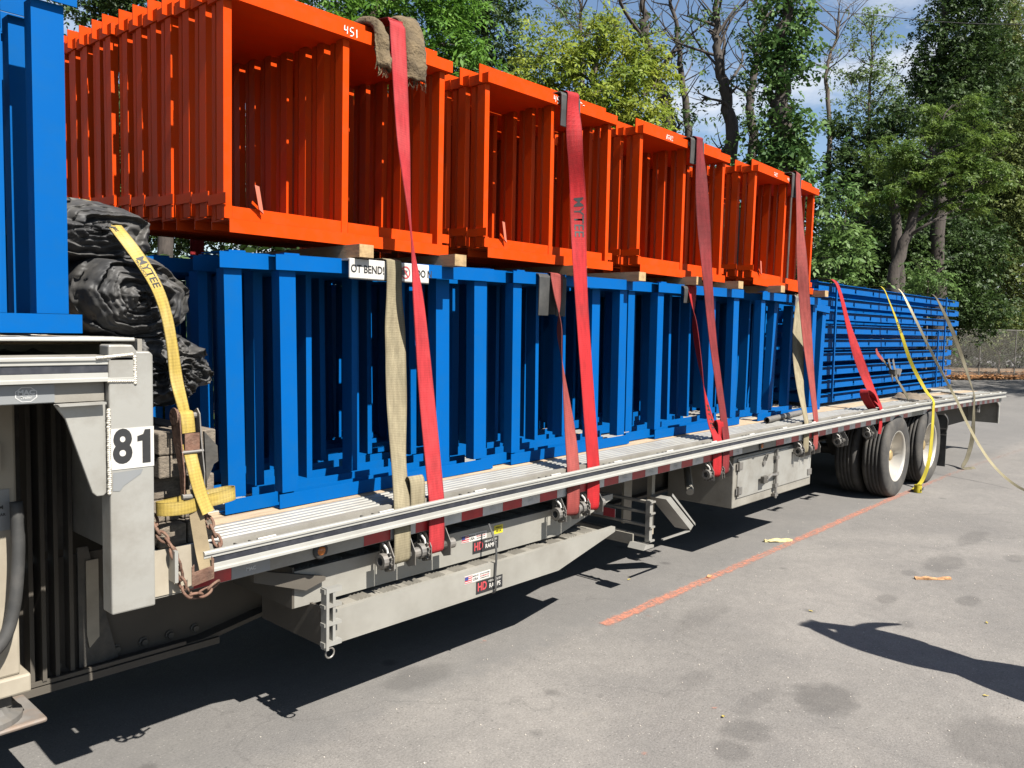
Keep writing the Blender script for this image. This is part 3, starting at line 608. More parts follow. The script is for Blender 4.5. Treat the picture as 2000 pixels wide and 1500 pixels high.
r2 = ramp('upper aluminium loading ramp stowed just below the side rail', .165, .67, .583, .745, 1.93, 4.30, 3.75, 1, 2)
g = G()
for (a, b_) in ((.43, .45), (.52, .535), (.60, .615), (.665, .685)): g.box(1.985, 2.075, .02, .052, a, b_)
g.box(1.99, 2.004, .012, .0525, .418, .69); g.box(2.03, 2.044, .022, .0525, .44, .68)
shift(g, (-2.02, -.055, -.418)).obj('end_bracket', m_alu, r1)
shift(G().prism([(1.72, .80), (2.07, .70), (2.07, .685), (1.97, .66), (1.72, .75)], 'y', .135, .163), (-1.93, -.165, -.583)).obj('tapered_bracket', m_web, r2)
g = G(); P = [(2.02 + .022 * math.cos(a), .03, .398 + .022 * math.sin(a)) for a in np.linspace(0, 6.283, 14)]; g.tube(P, .004, 6); shift(g, (-2.02, -.055, -.418)).obj('pull_ring', m_galv, r1)
def sticker_set(par, org, x, z, y):
    d = lambda g: shift(g, (-org[0], -org[1], -org[2]))
    b = d(G().box(x, x + .20, y - .0016, y - .0004, z - .072, z - .004)).obj('black_sticker', m_ink, par)
    L_ = lambda s, sz, xx, zz, m_, bo, xsc=1.: text('sticker_lettering', s, sz, (xx - org[0], y - .0026 - org[1], zz - org[2]), (1, 0, 0), (0, 0, 1), m_, b, bo, xsc)
    L_('HD', .060, x + .044, z - .037, m_flagred, .03, .78); L_('HEAVY DUTY', .0155, x + .140, z - .019, m_white, .01, 1.05); L_('RAMPS', .033, x + .140, z - .046, m_white, .02, .88)
    w_ = d(G().box(x - .085, x + .105, y - .0016, y - .0004, z, z + .042)).obj('white_sticker', m_white, par)
    d(G().box(x - .083, x - .030, y - .0028, y - .0018, z + .004, z + .038)).obj('flag_print', m_flagred, w_)
    for k in range(3): d(G().box(x - .083, x - .030, y - .0036, y - .003, z + .008 + k * .011, z + .012 + k * .011)).obj('flag_stripe', m_white, w_)
    d(G().box(x - .083, x - .060, y - .0046, y - .0038, z + .020, z + .038)).obj('flag_canton', m_flagblue, w_)
    T_ = lambda s, sz, xx, zz, m_, p, xsc=1.: text('sticker_lettering', s, sz, (xx - org[0], y - .0026 - org[1], zz - org[2]), (1, 0, 0), (0, 0, 1), m_, p, .02, xsc)
    T_('MADE IN', .011, x - .006, z + .031, m_ink, w_); T_('USA', .020, x - .006, z + .014, m_ink, w_); T_('DO NOT EXCEED', .010, x + .062, z + .032, m_ink, w_, .9); T_('MAXIMUM LOAD', .010, x + .062, z + .021, m_flagred, w_, .9); T_('MAXIMUM PER AXLE', .008, x + .062, z + .010, m_ink, w_, .9)
sticker_set(r1, (2.02, .055, .418), 2.94, .505, .055); sticker_set(r2, (1.93, .165, .583), 3.02, .680, .165)
ye = shift(G().box(3.185, 3.255, .1634, .1646, .688, .735), (-1.93, -.165, -.583)).obj('yellow_sticker', m_yelst, r2)
text('sticker_lettering', 'WEIGHT', .013, (3.22 - 1.93, -.0028, .722 - .583), (1, 0, 0), (0, 0, 1), m_ink, ye, .02); text('sticker_lettering', '500 LBS', .013, (3.22 - 1.93, -.0028, .702 - .583), (1, 0, 0), (0, 0, 1), m_ink, ye, .02)
Strap([((3.085, .11, .775), 0), ((3.08, .05, .66), 0), ((3.075, .045, .52), 0), ((3.07, .05, .415), 0), ((3.07, .2, .405), 0)], .012).obj('bungee_cord', m_blackrub, label='thin black rubber cord tied round the two stowed ramps', cat='cord')

# ------------------------------------------------------------------ the load: stacked steel frames
ORD = ['first', 'second', 'third', 'fourth', 'fifth', 'sixth', 'seventh', 'eighth', 'ninth', 'tenth', 'eleventh', 'twelfth', 'thirteenth', 'fourteenth', 'fifteenth', 'sixteenth']
def L_post(x0, x1, y0, dep, z0, z1, fl):
    g = G(); g.box(x0, x1, y0, y0 + .006, z0, z1)
    for x in fl: g.box(x, x + .006, y0 + .0062, y0 + dep, z0, z1)
    return g
OH, OW = 1.09, 1.28
o_parts = [('post', L_post(0, .038, .03, .060, .0585, .984, (0, .032)).mesh('orange_post')), ('post', L_post(.615, .651, .03, .060, .0585, .984, (.615, .645)).mesh('orange_mid_post')), ('post', L_post(1.244, 1.28, .03, .060, .0585, .984, (1.244, 1.274)).mesh('orange_right_post'))]
for x_, nm_ in ((.010, 'orange_rear_post'), (.628, 'orange_rear_mid_post'), (1.246, 'orange_rear_right_post')): o_parts.append(('post', L_post(x_, x_ + .026, .118, .032, .0585, .984, (x_,)).mesh(nm_)))
g = G(); g.box(.012, 1.30, 0, .006, 0, .058); g.box(.012, 1.30, .0062, .158, .051, .058); g.box(.0425, .6145, .034, .040, .063, .117); g.box(.6555, 1.21, .034, .040, .063, .114)
o_parts.append(('bottom_beam', g.mesh('orange_bottom_beam')))
g = G(); g.box(0, 1.31, 0, .006, .985, 1.045); g.box(0, 1.31, .0062, .158, .985, .991); g.box(-.03, 1.24, .05, .056, .9915, 1.09)
o_parts.append(('top_beam', g.mesh('orange_top_beam')))
o_parts.append(('end_plate', G().box(-.0066, -.0004, 0, .155, .985, 1.040).mesh('orange_end_plate'))); o_parts.append(('end_plate', G().box(-.0066, -.0004, .0, .155, .122, .168).mesh('orange_end_plate_low')))
o_parts.append(('foot_stub', G().box(-.006, .03, .012, .0295, .06, .118).mesh('orange_stub'))); o_parts.append(('foot_stub', G().box(1.281, 1.335, .034, .040, .075, .122).mesh('orange_stub_right')))
BH, BW = 1.165, 1.42
b_parts = [('post', L_post(.03, .115, .024, .065, .0655, 1.094, (.03, .109)).mesh('blue_post')), ('post', L_post(1.285, 1.385, .024, .065, .0655, 1.094, (1.285, 1.379)).mesh('blue_right_post')), ('post', L_post(.60, .635, .024, .075, .0655, 1.094, (.60,)).mesh('blue_mid_post'))]
g = G(); g.box(0, BW, 0, .006, 0, .064); g.box(0, BW, .0062, .058, 0, .006); b_parts.append(('bottom_beam', g.mesh('blue_bottom_beam')))
g = G(); g.box(0, BW, 0, .006, 1.0945, 1.162); g.box(0, BW, .0, .058, 1.1622, BH); b_parts.append(('top_beam', g.mesh('blue_top_beam')))
g = G(); g.box(0, BW, 0, .006, 1.0945, 1.162); g.box(0, BW, .0, .165, 1.1622, BH); bA_top = g.mesh('blue_wide_top_beam')
b_parts.append(('clip', G().box(.05, .13, .012, .05, 1.1655, 1.174).mesh('blue_clip')))
g = G(); g.box(0, BW, 0, .006, 1.0945, 1.162); g.box(0, BW, .0, .10, 1.1622, BH); bW_top = g.mesh('blue_mid_top_beam')
b_partsW = [(n_, bW_top if n_ == 'top_beam' else me) for n_, me in b_parts]
b_partsN = [('post', L_post(a, b_, .024, .085, .0655, 1.094, (a, b_ - .006)).mesh('blue_narrow_post')) for a, b_ in ((.03, .078), (.32, .352), (.60, .635), (.93, .962), (1.33, 1.385))] + [p for p in b_partsW if p[0] != 'post']
b_partsA = [(n_, bA_top if n_ == 'top_beam' else me) for n_, me in b_parts]
def place(parts, name, mat, loc, rot, sx, label, group, skip=()):
    t = thing(name, label, 'frame', loc, rot, group); t.scale = (sx, 1, 1)
    for i, (n_, me) in enumerate(parts):
        if i in skip: continue
        link(n_, me, mat, t)
    return t
OU = [('first orange stack beside the tarps', 1.775, 1.0, 12, 2.207), ('second orange stack from the tarps', 3.375, .96, 12, 2.222), ('third orange stack from the tarps', 4.95, .985, 12, 2.235), ('fourth orange stack, farthest from the tarps', 6.74, 1.03, 11, 2.247)]
front_orange = []
for u, (nm, x0, sx, n_, z0) in enumerate(OU):
    rr = random.Random(20 + u)
    for k in range(n_):
        y = .445 + .1625 * k
        zz = z0 + .075 * (y - .445) * (1 if u == 0 else .3) + (rr.uniform(0, .012) if k else 0)
        dx = 0 if k == 0 else rr.uniform(-.010, .008)
        ty = R(rr.uniform(-.25, .25)) if u < 3 else R(rr.uniform(.3, 1.6) if k else 1.5)
        t = place(o_parts, 'orange_steel_frame', m_orange, (x0 + dx, y, zz), (0, ty, R(rr.uniform(-.25, .25)) if k else 0), sx, f'orange steel frame, {ORD[k]} from the viewer, {nm}', 'orange steel frames stacked on the blue ones')
        if k == 0: front_orange.append(t)
# loose steel strips and chalk numbers on the front orange frames
for u, x in ((0, .16), (1, .17), (3, .17)):
    G().prism([(x, .115), (x + .022, .098), (x + .0, .215), (x - .022, .22)], 'y', .012, .016).obj('bent_strip', M('pink_steel_strip', (.55, .14, .08), .5), front_orange[u])
    G().prism([(x + .02, .098), (x + .022, .108), (x - .03, .150), (x - .034, .138)], 'y', .017, .021).obj('bent_strip', m_orange, front_orange[u])
def chalk(par, s, x, z, h, dy=-.0035):
    """hand-drawn digits: strokes as thin flat ribbons"""
    D = {'4': [[(0, 1), (0, .5), (.5, .55)], [(.45, .95), (.42, .1)]], '5': [[(.55, 1), (.1, .95), (.08, .55), (.5, .45), (.5, .1), (.05, 0)]], '1': [[(.2, .95), (.25, .0)]],
         '0': [[(.3, 1), (.05, .6), (.15, .05), (.5, .2), (.5, .8), (.3, 1)]], '3': [[(.05, .95), (.5, .85), (.2, .5), (.5, .25), (.05, .05)]], '2': [[(.05, .8), (.35, 1), (.45, .6), (.05, .0), (.55, .05)]], ' ': []}
    cx = x
    for ch in s:
        for st in D[ch]:
            P = catmull([(cx + a * h * .9, dy, z + b * h) for a, b in st], 4); g = G()
            for p in P: g.v += [(p[0] - .0025, dy, p[2] - .0025), (p[0] + .0025, dy, p[2] + .0025)]
            g.f = [(2 * i, 2 * i + 2, 2 * i + 3, 2 * i + 1) for i in range(len(P) - 1)]
            g.obj('chalk_stroke', m_chalk, par)
        cx += h * .78
chalk(front_orange[0], '451', .60, .995, .040); chalk(front_orange[1], '451', .60, .995, .040); chalk(front_orange[2], '0302', .30, .998, .032); chalk(front_orange[2], '41', .62, .998, .036); chalk(front_orange[3], '302', .30, 1.0, .03); chalk(front_orange[3], '41', .58, 1.0, .03)
G().box(.86, .91, .0435, .0495, 1.04, 1.05).obj('white_tag', m_white, front_orange[0]); 
for u in (0, 1):
    g = G(); g.add([(.865, .0485, 1.092), (.885, .0485, 1.094), (.925, -.004, 1.035), (.905, -.004, 1.032)], [(0, 1, 2, 3)]); g.obj('white_tag', m_white, front_orange[u])
# blue frames: nested in pairs, every second one shifted toward the front of the trailer
BY = [.425, .489, .66, .83, 1.00, 1.16, 1.29, 1.42, 1.55, 1.68, 1.81, 1.94, 2.07]
BU = [('first blue stack beside the tarps', 2.020, 1.0, 13), ('second blue stack from the tarps', 3.600, .885, 12), ('third blue stack from the tarps', 5.195, .955, 12), ('fourth blue stack, next to the flat blue racks', 6.905, .93, 11)]
sh = [-.235, -.235, -.29, .36]
for u, (nm, x0, sx, n_) in enumerate(BU):
    rr = random.Random(40 + u)
    for k, yy in enumerate(BY[:n_]):
        b_ = k % 2; dx = (sh[u] if b_ else 0) + (0 if k < 2 else rr.uniform(-.05, .05) if k < 6 else rr.uniform(-.2, .2))
        ty = rr.uniform(-.6, .6) if k > 1 else 0
        if u == 3: ty = rr.uniform(.0, 1.2) + (2.6 if b_ else .4)
        z = zr(x0 + dx) + DECK + .003; ty -= math.degrees(math.atan((zr(x0 + dx + BW * sx) - zr(x0 + dx)) / (BW * sx)))
        place(b_partsA if b_ and k < 3 else b_partsN if k > 1 else b_parts, 'blue_steel_frame', m_blue, (x0 + dx, yy, z + (rr.uniform(0, .012) if k > 1 else .002 * b_)), (0, R(ty), R(rr.uniform(-.3, .3)) if k > 1 else 0), sx, f'blue steel frame, {ORD[k]} from the viewer, {nm}', 'blue steel frames standing on the lower deck', skip=(2,) if k < 2 else ())
# blue frames on the upper deck, at the left edge
for k in range(8):
    place(b_parts, 'blue_steel_frame', m_blue, (-.335 - (.17 if k % 2 else 0), .15 + .062 * (k % 2) + .23 * (k // 2), 1.7705), (0, 0, 0), .995, f'blue steel frame on the raised front deck, {ORD[k]} from the viewer', 'blue steel frames on the raised front deck')
# timbers between the blue and the orange frames, across the trailer
tm_ = [(2.384, 2.137), (3.010, 2.139), (4.085, 2.156), (4.765, 2.158), (5.550, 2.172), (6.235, 2.176), (7.05, 2.182), (8.07, 2.185)]
tl = ['below the strapped-down white edge guard', 'above the right end of the white edge guard', 'above the black rubber corner guards', 'under the right end of the second orange stack', 'under the left post of the third orange stack', 'under the right end of the third orange stack', 'under the left half of the last orange stack', 'at the far end of the last orange stack']
tl[0] = 'poking out under the first orange stack, above OT BEND'
for (x, z), lb in zip(tm_, tl):
    z = z + .004
    t = G().box(x, x + .085, .325, 2.25, z, z + .062).obj('timber', m_wood_new, label='sawn timber spacer ' + lb, cat='timber', group='timber spacers between blue and orange frames')
    G().box(x + .001, x + .084, .3225, .3248, z + .001, z + .061).obj('end_grain', m_wood_end, t)
# flat blue racks stacked at the rear
zb0 = max(zr(9), zr(13)) + DECK + .045
NL = 9
for k in range(NL):
    rr = random.Random(60 + k); xa = 8.62 + rr.uniform(-.05, .05) + (.0 if k < 5 else -.05); xb = 13.80 + rr.uniform(-.05, .05) + (.25 if k > 4 else 0); z = zb0 + .152 * k; y0 = .60 + rr.uniform(-.012, .012)
    wh = 'bottom' if k == 0 else 'top' if k == NL - 1 else ORD[k]
    t = thing('blue_rack', f'flat blue steel rack lying on the rear deck, {wh} layer' + (' of its stack' if k in (0, NL - 1) else ' up from the deck'), 'rack', (xa, y0, z), (0, 0, R(rr.uniform(-.15, .15))), 'flat blue racks stacked on the rear deck')
    Ln = xb - xa
    g = G(); g.box(0, Ln, -.004, .055, .088, .094); g.box(0, Ln, .049, .055, .006, .0878); g.box(0, Ln, .0, .055, 0, .006); g.obj('front_rail', m_blue, t)
    x = .02; n_ = 0
    while x < Ln - .2:
        sgl = rr.choice([.52, .56, .60]); e = min(Ln, x + sgl)
        G().box(x, e - .05, .0, .006, .0062, .056).obj('lip', m_blue, t); x = e
    G().box(0, Ln, 1.40, 1.455, 0, .094).obj('back_rail', m_blue, t)
    for yq in (.42, .78, 1.12): G().box(.13, Ln - .2, yq, yq + .05, -.052 if k else 0, -.002 if k else .05).obj('inner_rail', m_blue, t)
    for q in range(8):
        xq = .12 + q * (Ln - .3) / 7
        G().box(xq, xq + .006, .0555, 1.3995, .0, .090 if k < NL - 1 else .118).obj('cross_plate', m_blue, t)
    G().box(Ln + .0005, Ln + .22, .02, .026, .01, .085).obj('end_tab', m_blue, t)
for x in (8.9, 10.9, 13.2): G().box(x, x + .09, .70, 2.0, zr(x) + DECK + .001, zr(x) + DECK + .043).obj('timber', m_wood_old, label={8.9: 'grey bearer timber under the left end of the flat blue racks', 10.9: 'grey bearer timber under the middle of the flat blue racks', 13.2: 'grey bearer timber under the right end of the flat blue racks'}[x], cat='timber', group='bearer timbers under the racks')
# thin upright rods poking up through the rear stack
for x, z1 in ((9.02, 2.40), (13.35, 2.40), (13.02, 1.9)):
    G().box(x, x + .03, .565, .582, zb0, z1).obj('stack_post', m_blue, label={9.02: 'slim blue upright post at the left end of the flat racks', 13.35: 'slim tall blue post at the right end of the flat racks', 13.02: 'short blue post near the right end of the flat racks'}[x], cat='post', group='uprights against the flat racks')
g = G(); g.tube([(6.82, .30, zr(7) + DECK + .028), (7.75, .385, zr(7.5) + DECK + .028)], .027, 14, False); g.tube([(6.82, .30, zr(7) + DECK + .028), (7.75, .385, zr(7.5) + DECK + .028)], .021, 14, False)
pipe = g.obj('steel_pipe', m_galv, smooth=True, label='short steel pipe lying on the deck edge below the last blue stack', cat='pipe')

# ------------------------------------------------------------------ rolled tarps, timber blocks, edge guards, straps
from mathutils import noise as mn
def nz(x, y, z, s=1.): return mn.noise(Vector((x * s, y * s, z * s)))
def ridge(v): return 1 - abs(v % 1 * 2 - 1)
def tarp_roll(label, cx, cz, rx, rz, y0, y1, turns, amp, seed, style, tilt=0.):
    t = thing('rolled_tarp', label, 'tarp', (cx, y0, cz - rz), group='rolled black tarps behind the raised deck'); N = 132; g = G()
    def rad(a, y):
        f = 1 + .12 * nz(1.6 * math.cos(a) + seed, 1.6 * math.sin(a), y * 1.3) + .02 * nz(4 * math.cos(a), 4 * math.sin(a) + seed, y * 3.5)
        fold = ridge(a / 6.283 * 7 + .8 * nz(y * 2.5, seed, 0) + .4 * nz(y * 6, seed, a)) ** 2.2
        wr = ridge(a / 6.283 * 17 + 2.2 * nz(y * 1.7, seed + 9, a * .6)) ** 3
        return f + .055 * fold + .012 * wr - .03
    ring_y = [y0 + (y1 - y0) * (i / 26) ** 1.6 for i in range(27)]
    def pt(a, y, q, dy):
        s_, c_ = math.sin(a), math.cos(a); r_ = rad(a, y) * q
        bz = rz * s_ * r_; bz = max(bz, -rz * .93) if s_ < 0 else bz           # flattened where it rests
        return (rx * c_ * r_ + tilt * (y - y0), y - y0 + dy, bz + rz)
    K = 40; o = 0; rows = []
    for i in range(K):                                                           # the end facing the viewer, from the centre out
        q = (i + .25) / K; row = []
        for k in range(N):
            a = 2 * math.pi * k / N
            if style == 'spiral':
                ph = turns * (q ** .9) + a / 6.283 + .50 * nz(q * 1.6 * math.cos(a), q * 1.6 * math.sin(a), seed) + .08 * nz(q * 5 * math.cos(a), q * 5 * math.sin(a), seed + 3)
                f1 = ph % 1; f3 = (ph * 3 + .25 * nz(3 * a, q * 5, seed)) % 1
                d = -amp * (1 - f1) ** .8 * min(1, f1 / .08) * (.45 + .55 * abs(nz(2 * math.cos(a), 2 * math.sin(a), seed + 2 * q))) - .016 * (1 - f3) * min(1, f3 / .15)
            else:                                                                # gathered end: creases run outwards
                ph = 9 * a / 6.283 * 1.35 + 1.3 * nz(q * 2, a * 1.2, seed) + 1.2 * q + .7 * nz(4 * q, 3 * a, seed + 1)
                d = -amp * ridge(ph) ** 1.7 * (.25 + .75 * q) - amp * .45 * ridge(ph * 2.3 + .8 * q) ** 3
            d += -.05 * (1 - q) * (1 if style != 'spiral' else .3) + .10 * q ** 7 + .012 * nz(6 * q * math.cos(a), 6 * q * math.sin(a), seed + 5)
            row.append(pt(a, y0, q * (1 - .03 * (q > .9)), d))
        rows.append(row)
    for y in ring_y[1:]: rows.append([pt(2 * math.pi * k / N, y, 1, .0 + .07 * math.exp(-(y - y0) * 9)) for k in range(N)])
    for row in rows: g.v += row
    for i in range(len(rows) - 1):
        for k in range(N): j = (k + 1) % N; g.f.append((i * N + k, i * N + j, (i + 1) * N + j, (i + 1) * N + k))
    g.f.append(tuple(range(N - 1, -1, -1))); e = (len(rows) - 1) * N; g.f.append(tuple(e + k for k in range(N)))
    g.obj('tarp_fabric', m_tarp, t, True); return t
tarp_roll('black rolled tarp with a spiral end, middle of the three tarps', 1.335, 1.900, .226, .172, .30, 2.2, 3.6, .085, 3.1, 'spiral')
tarp_roll('black bundled tarp with gathered creases, lowest of the three tarps', 1.435, 1.630, .212, .160, .31, 2.2, 3, .060, 8.7, 'fan')
tarp_roll('black folded tarp lying on top of the two other tarps', 1.215, 2.150, .245, .125, .38, 2.2, 1.6, .07, 5.3, 'spiral', .02)
# timber blocks under the tarps: two columns of short weathered posts lying across the trailer
nmz = ['lowest', 'second from bottom', 'third from bottom', 'fourth from bottom', 'topmost']
for c_, (xa, cn_) in enumerate(((1.352, 'left'), (1.470, 'right'))):
    zz = zr(1.4) + DECK + .002
    for k in range(5):
        rr = random.Random(90 + 7 * k + c_); x = xa + rr.uniform(-.006, .006); h = .089; yy = .20 + rr.uniform(-.03, .05)
        b_ = G().box(x, x + .108, yy, 2.1, zz, zz + h - .003).obj('timber_block', m_wood_old, label=f'weathered grey timber block, {nmz[k]} in the {cn_} pile under the tarps', cat='timber', group='weathered timber blocks under the tarps'); bevel(b_, .006); zz += h
# edge guard with print
eg = thing('edge_guard', 'white printed edge guard under the tan strap on the first blue stack', 'edge guard', (2.355, .36, 2.05))
bevel(G().box(0, .505, 0, .012, -.008, .086).obj('front_face', m_white, eg), .003); G().box(0, .505, .0122, .10, .0765, .086).obj('top_face', m_white, eg)
G().box(.0, .505, -.001, .013, -.012, -.0085).obj('worn_edge', m_blackrub, eg)
text('print_lettering', 'OT BEND!', .052, (.108, -.0014, .036), (1, 0, 0), (0, 0, 1), m_ink, eg, .02, .86); text('print_lettering', 'DO N', .052, (.470, -.0014, .036), (1, 0, 0), (0, 0, 1), m_ink, eg, .025, .8)
g = G()
for q in range(24):
    a0, a1 = q * math.pi / 12, (q + 1) * math.pi / 12
    g.add([(.345 + r_ * math.cos(a), -.0014, .038 + r_ * math.sin(a)) for a in (a0, a1) for r_ in (.032, .025)], [(0, 1, 3, 2)])
g.add([(.325, -.0018, .060), (.330, -.0018, .064), (.366, -.0018, .018), (.361, -.0018, .013)], [(0, 1, 2, 3)])
g.obj('forbidden_symbol', m_flagred, eg); g = G()
g.add([(.30, -.0011, .045), (.325, -.0011, .052), (.36, -.0011, .048), (.352, -.0011, .030), (.32, -.0011, .022), (.305, -.0011, .033)], [(0, 1, 2, 3, 4, 5)]); g.obj('hand_symbol', M('grey_ink', (.10, .10, .10), .6), eg)
# rubber corner guards
def corner_guard(label, x, yf, zt, wd, dz, mat, name='corner_guard', group=None, bulge=0):
    t = thing(name, label, 'edge guard', (x, yf, zt), group=group)
    g = G(); n_ = 6; pr = [(-.002, -dz), (-.010, -dz), (-.014, -dz * .5), (-.014, -.01), (-.006, .008), (.01, .014), (.16, .014), (.16, .004), (.01, .004), (-.002, -.006)]
    for (a, b_) in ((0, wd * .36), (wd * .64, wd)): bevel(G().prism(pr, 'x', a, b_).obj('guard_rib', mat, t), .006)
    G().prism([(-.001, -dz * .96), (-.006, -dz * .96), (-.006, -.004), (-.001, .003), (.16, .0035), (.16, .001), (.002, .001), (-.001, -.008)], 'x', wd * .3605, wd * .6395).obj('guard_web', mat, t)
    return t
corner_guard('black rubber corner guard under the dull red strap on the second blue stack', 3.79, .405, 2.142, .262, .245, m_blackrub)
corner_guard('small black corner guard under the bright red strap on the third blue stack', 5.50, .405, 2.155, .16, .12, m_blackrub)
corner_guard('black corner guard on top of the second orange stack', 3.985, .425, 3.278, .19, .20, m_blackrub)
corner_guard('black corner guard on top of the third orange stack', 5.555, .425, 3.290, .20, .19, m_blackrub)
corner_guard('black corner guard on top of the last orange stack', 7.40, .425, 3.305, .20, .22, m_blackrub)
# brown fibre mat saddled over the first orange stack
def fibre_mat():
    t = thing('fibre_mat', 'brown shaggy fibre mat draped over the first orange stack under the red strap', 'mat', (2.56, .43, 3.20))
    for (x0, x1, lift, seed) in ((2.535, 2.615, .010, 1), (2.715, 2.855, .050, 2)):
        g = G(); U_, V_ = 14, 26; P = []
        prof = catmull([(-.03, -.13), (-.035, -.08), (-.03, -.01), (.01, .09 + lift), (.09, .13 + lift), (.22, .12), (.34, .09)], 5)if seed == 2 else catmull([(-.025, -.12), (-.03, -.06), (-.02, .01), (.02, .085), (.10, .11), (.20, .10), (.30, .09)], 5)
        n_ = len(prof)
        for s_ in (0, 1):
            for i, p in enumerate(prof):
                for u in range(U_):
                    f = u / (U_ - 1); x = x0 + (x1 - x0) * f; e = 1 - abs(2 * f - 1) ** 3
                    w_ = .014 * nz(x * 14, p[1] * 14, seed) + .007 * nz(x * 45, p[1] * 45, seed)
                    off = (.003 + .030 * e) * s_ + 1.5 * w_ * s_
                    tx = prof[min(i + 1, n_ - 1)] - prof[max(i - 1, 0)]; nn = np.array([-tx[1], tx[0]]) / (np.linalg.norm(tx) + 1e-9)
                    hang = (.03 * nz(x * 20, seed, 1) if i == 0 else 0)
                    P.append((x - 2.56 + .01 * nz(p[1] * 8, seed, f), p[0] + nn[0] * off, p[1] + nn[1] * off + hang))
        g.v = P
        for s_ in (0, 1):
            for i in range(n_ - 1):
                for u in range(U_ - 1): b0 = s_ * n_ * U_ + i * U_ + u; g.f.append((b0, b0 + 1, b0 + U_ + 1, b0 + U_))
        h = n_ * U_
        for i in range(n_ - 1):
            for u in (0, U_ - 1): b0 = i * U_ + u; g.f.append((b0, b0 + U_, h + b0 + U_, h + b0))
        for u in range(U_ - 1):
            for i in (0, n_ - 1): b0 = i * U_ + u; g.f.append((b0, b0 + 1, h + b0 + 1, h + b0))
        g.obj('mat_flap', m_burlap, t, True)
        g = G(); rr = random.Random(seed)                                      # frayed fibres along the lower edge
        for k in range(26):
            x = rr.uniform(x0, x1) - 2.56; z0_ = -.12 if seed == 1 else -.13; ln = rr.uniform(.015, .05)
            g.tube([(x, -.03, z0_ + .03), (x + rr.uniform(-.008, .008), -.036 + rr.uniform(-.01, .01), z0_ - ln * .5), (x + rr.uniform(-.015, .015), -.036 + rr.uniform(-.015, .015), z0_ - ln)], .0016, 3)
        o = g.obj('frayed_fibres', m_burlap, t, kind='stuff')
    return t
fibre_mat()
# --- webbing straps
def over_rail(x, z0=None):
    """last stretch: behind the rub rail, round the winch drum"""
    z = zr(x)
    return [((x, .040, z + .01), 0), ((x, .037, z - .07), 0), ((x, .034, z - .15), 0), ((x, .036, z - .245), 0), ((x, .052, z - .27), 0)]
def strap(label, mat, ctrl, name='tie_down_strap', wd=.1, k=10, txt=None):
    s = Strap(ctrl, wd, k=k); t = thing(name, label, 'strap', tuple(ctrl[-1][0]), group='webbing straps over the load')
    o = s.obj('webbing', mat); o.data.transform(Matrix.Translation(-Vector(ctrl[-1][0]))); o.parent = t
    if txt:
        for kw in txt:
            q = s.text('strap_lettering', parent=None, **kw); q.data.transform(Matrix.Translation(-Vector(ctrl[-1][0]))); q.parent = o
    return t
def back_over(x, z, zt=3.42): return [((x, 2.60, .95), 0), ((x, 2.585, 1.6), 0), ((x, 2.52, zt - .04), 0), ((x, 2.35, zt), 0), ((x, 1.3, (zt + z) / 2 + .03), 0)]
strap('bright red strap from the fibre mat on the first orange stack down to the deck', m_pink_web, back_over(2.70, 3.33, 3.46) + [((2.67, .52, 3.352), 0), ((2.668, .415, 3.325), 0), ((2.665, .392, 3.22), 0), ((2.66, .34, 2.75), -10), ((2.655, .27, 2.3), -44), ((2.65, .20, 1.95), -18), ((2.645, .12, 1.45), 0)] + over_rail(2.64))
strap('red lettered strap over the second orange stack', m_red_web, back_over(4.10, 3.30, 3.36) + [((4.09, .54, 3.302), 0), ((4.085, .412, 3.300), 0), ((4.08, .397, 3.20), 0), ((4.07, .36, 2.90), 62), ((4.05, .315, 2.62), 48), ((4.03, .285, 2.36), 20), ((4.0, .23, 2.0), 4), ((3.95, .12, 1.4), 0)] + over_rail(3.91),
      txt=[dict(t='MYTEE', size=.085, at=5.45, mat=m_ink, side=1, flip=1)])
strap('dark red strap over the third orange stack', m_dark_red, back_over(5.68, 3.31, 3.38) + [((5.665, .54, 3.314), 0), ((5.66, .412, 3.312), 0), ((5.66, .397, 3.22), 0), ((5.64, .34, 2.75), 50), ((5.625, .28, 2.3), 20), ((5.60, .2, 1.8), 5), ((5.59, .12, 1.4), 0)] + over_rail(5.575))
strap('faded pinkish red strap over the last orange stack', m_dull_red, back_over(7.52, 3.33, 3.38) + [((7.50, .54, 3.330), 0), ((7.50, .412, 3.326), 0), ((7.49, .397, 3.22), 0), ((7.46, .34, 2.75), 20), ((7.43, .28, 2.3), 60), ((7.38, .2, 1.8), 35), ((7.33, .12, 1.4), 10)] + over_rail(7.275))
strap('tan strap over the white edge guard on the first blue stack', m_tan_web, [((2.615, 1.3, 2.150), 0), ((2.615, .50, 2.150), 0), ((2.615, .37, 2.146), 0), ((2.615, .346, 2.115), 0), ((2.605, .330, 1.95), 4), ((2.575, .28, 1.72), 48), ((2.54, .23, 1.55), 42), ((2.49, .15, 1.22), 0)] + over_rail(2.425))
strap('dull red strap running through the black rubber corner guard', m_dull_red, [((3.95, 1.3, 2.163), 0), ((3.95, .52, 2.163), 0), ((3.95, .405, 2.163), 0), ((3.945, .386, 2.13), 0), ((3.935, .365, 2.02), -18), ((3.90, .32, 1.83), -62), ((3.87, .27, 1.65), -48), ((3.79, .13, 1.22), -8)] + over_rail(3.715))
strap('bright red twisted strap on the third blue stack', m_red_web, [((5.62, 1.3, 2.178), 0), ((5.61, .52, 2.178), 0), ((5.605, .405, 2.176), 0), ((5.60, .386, 2.14), 0), ((5.585, .365, 2.02), -25), ((5.56, .33, 1.86), -60), ((5.53, .25, 1.55), -52), ((5.48, .13, 1.18), -12)] + over_rail(5.44),
      txt=[dict(t='MYTEE', size=.07, at=1.95, mat=m_ink, side=1, flip=1)])
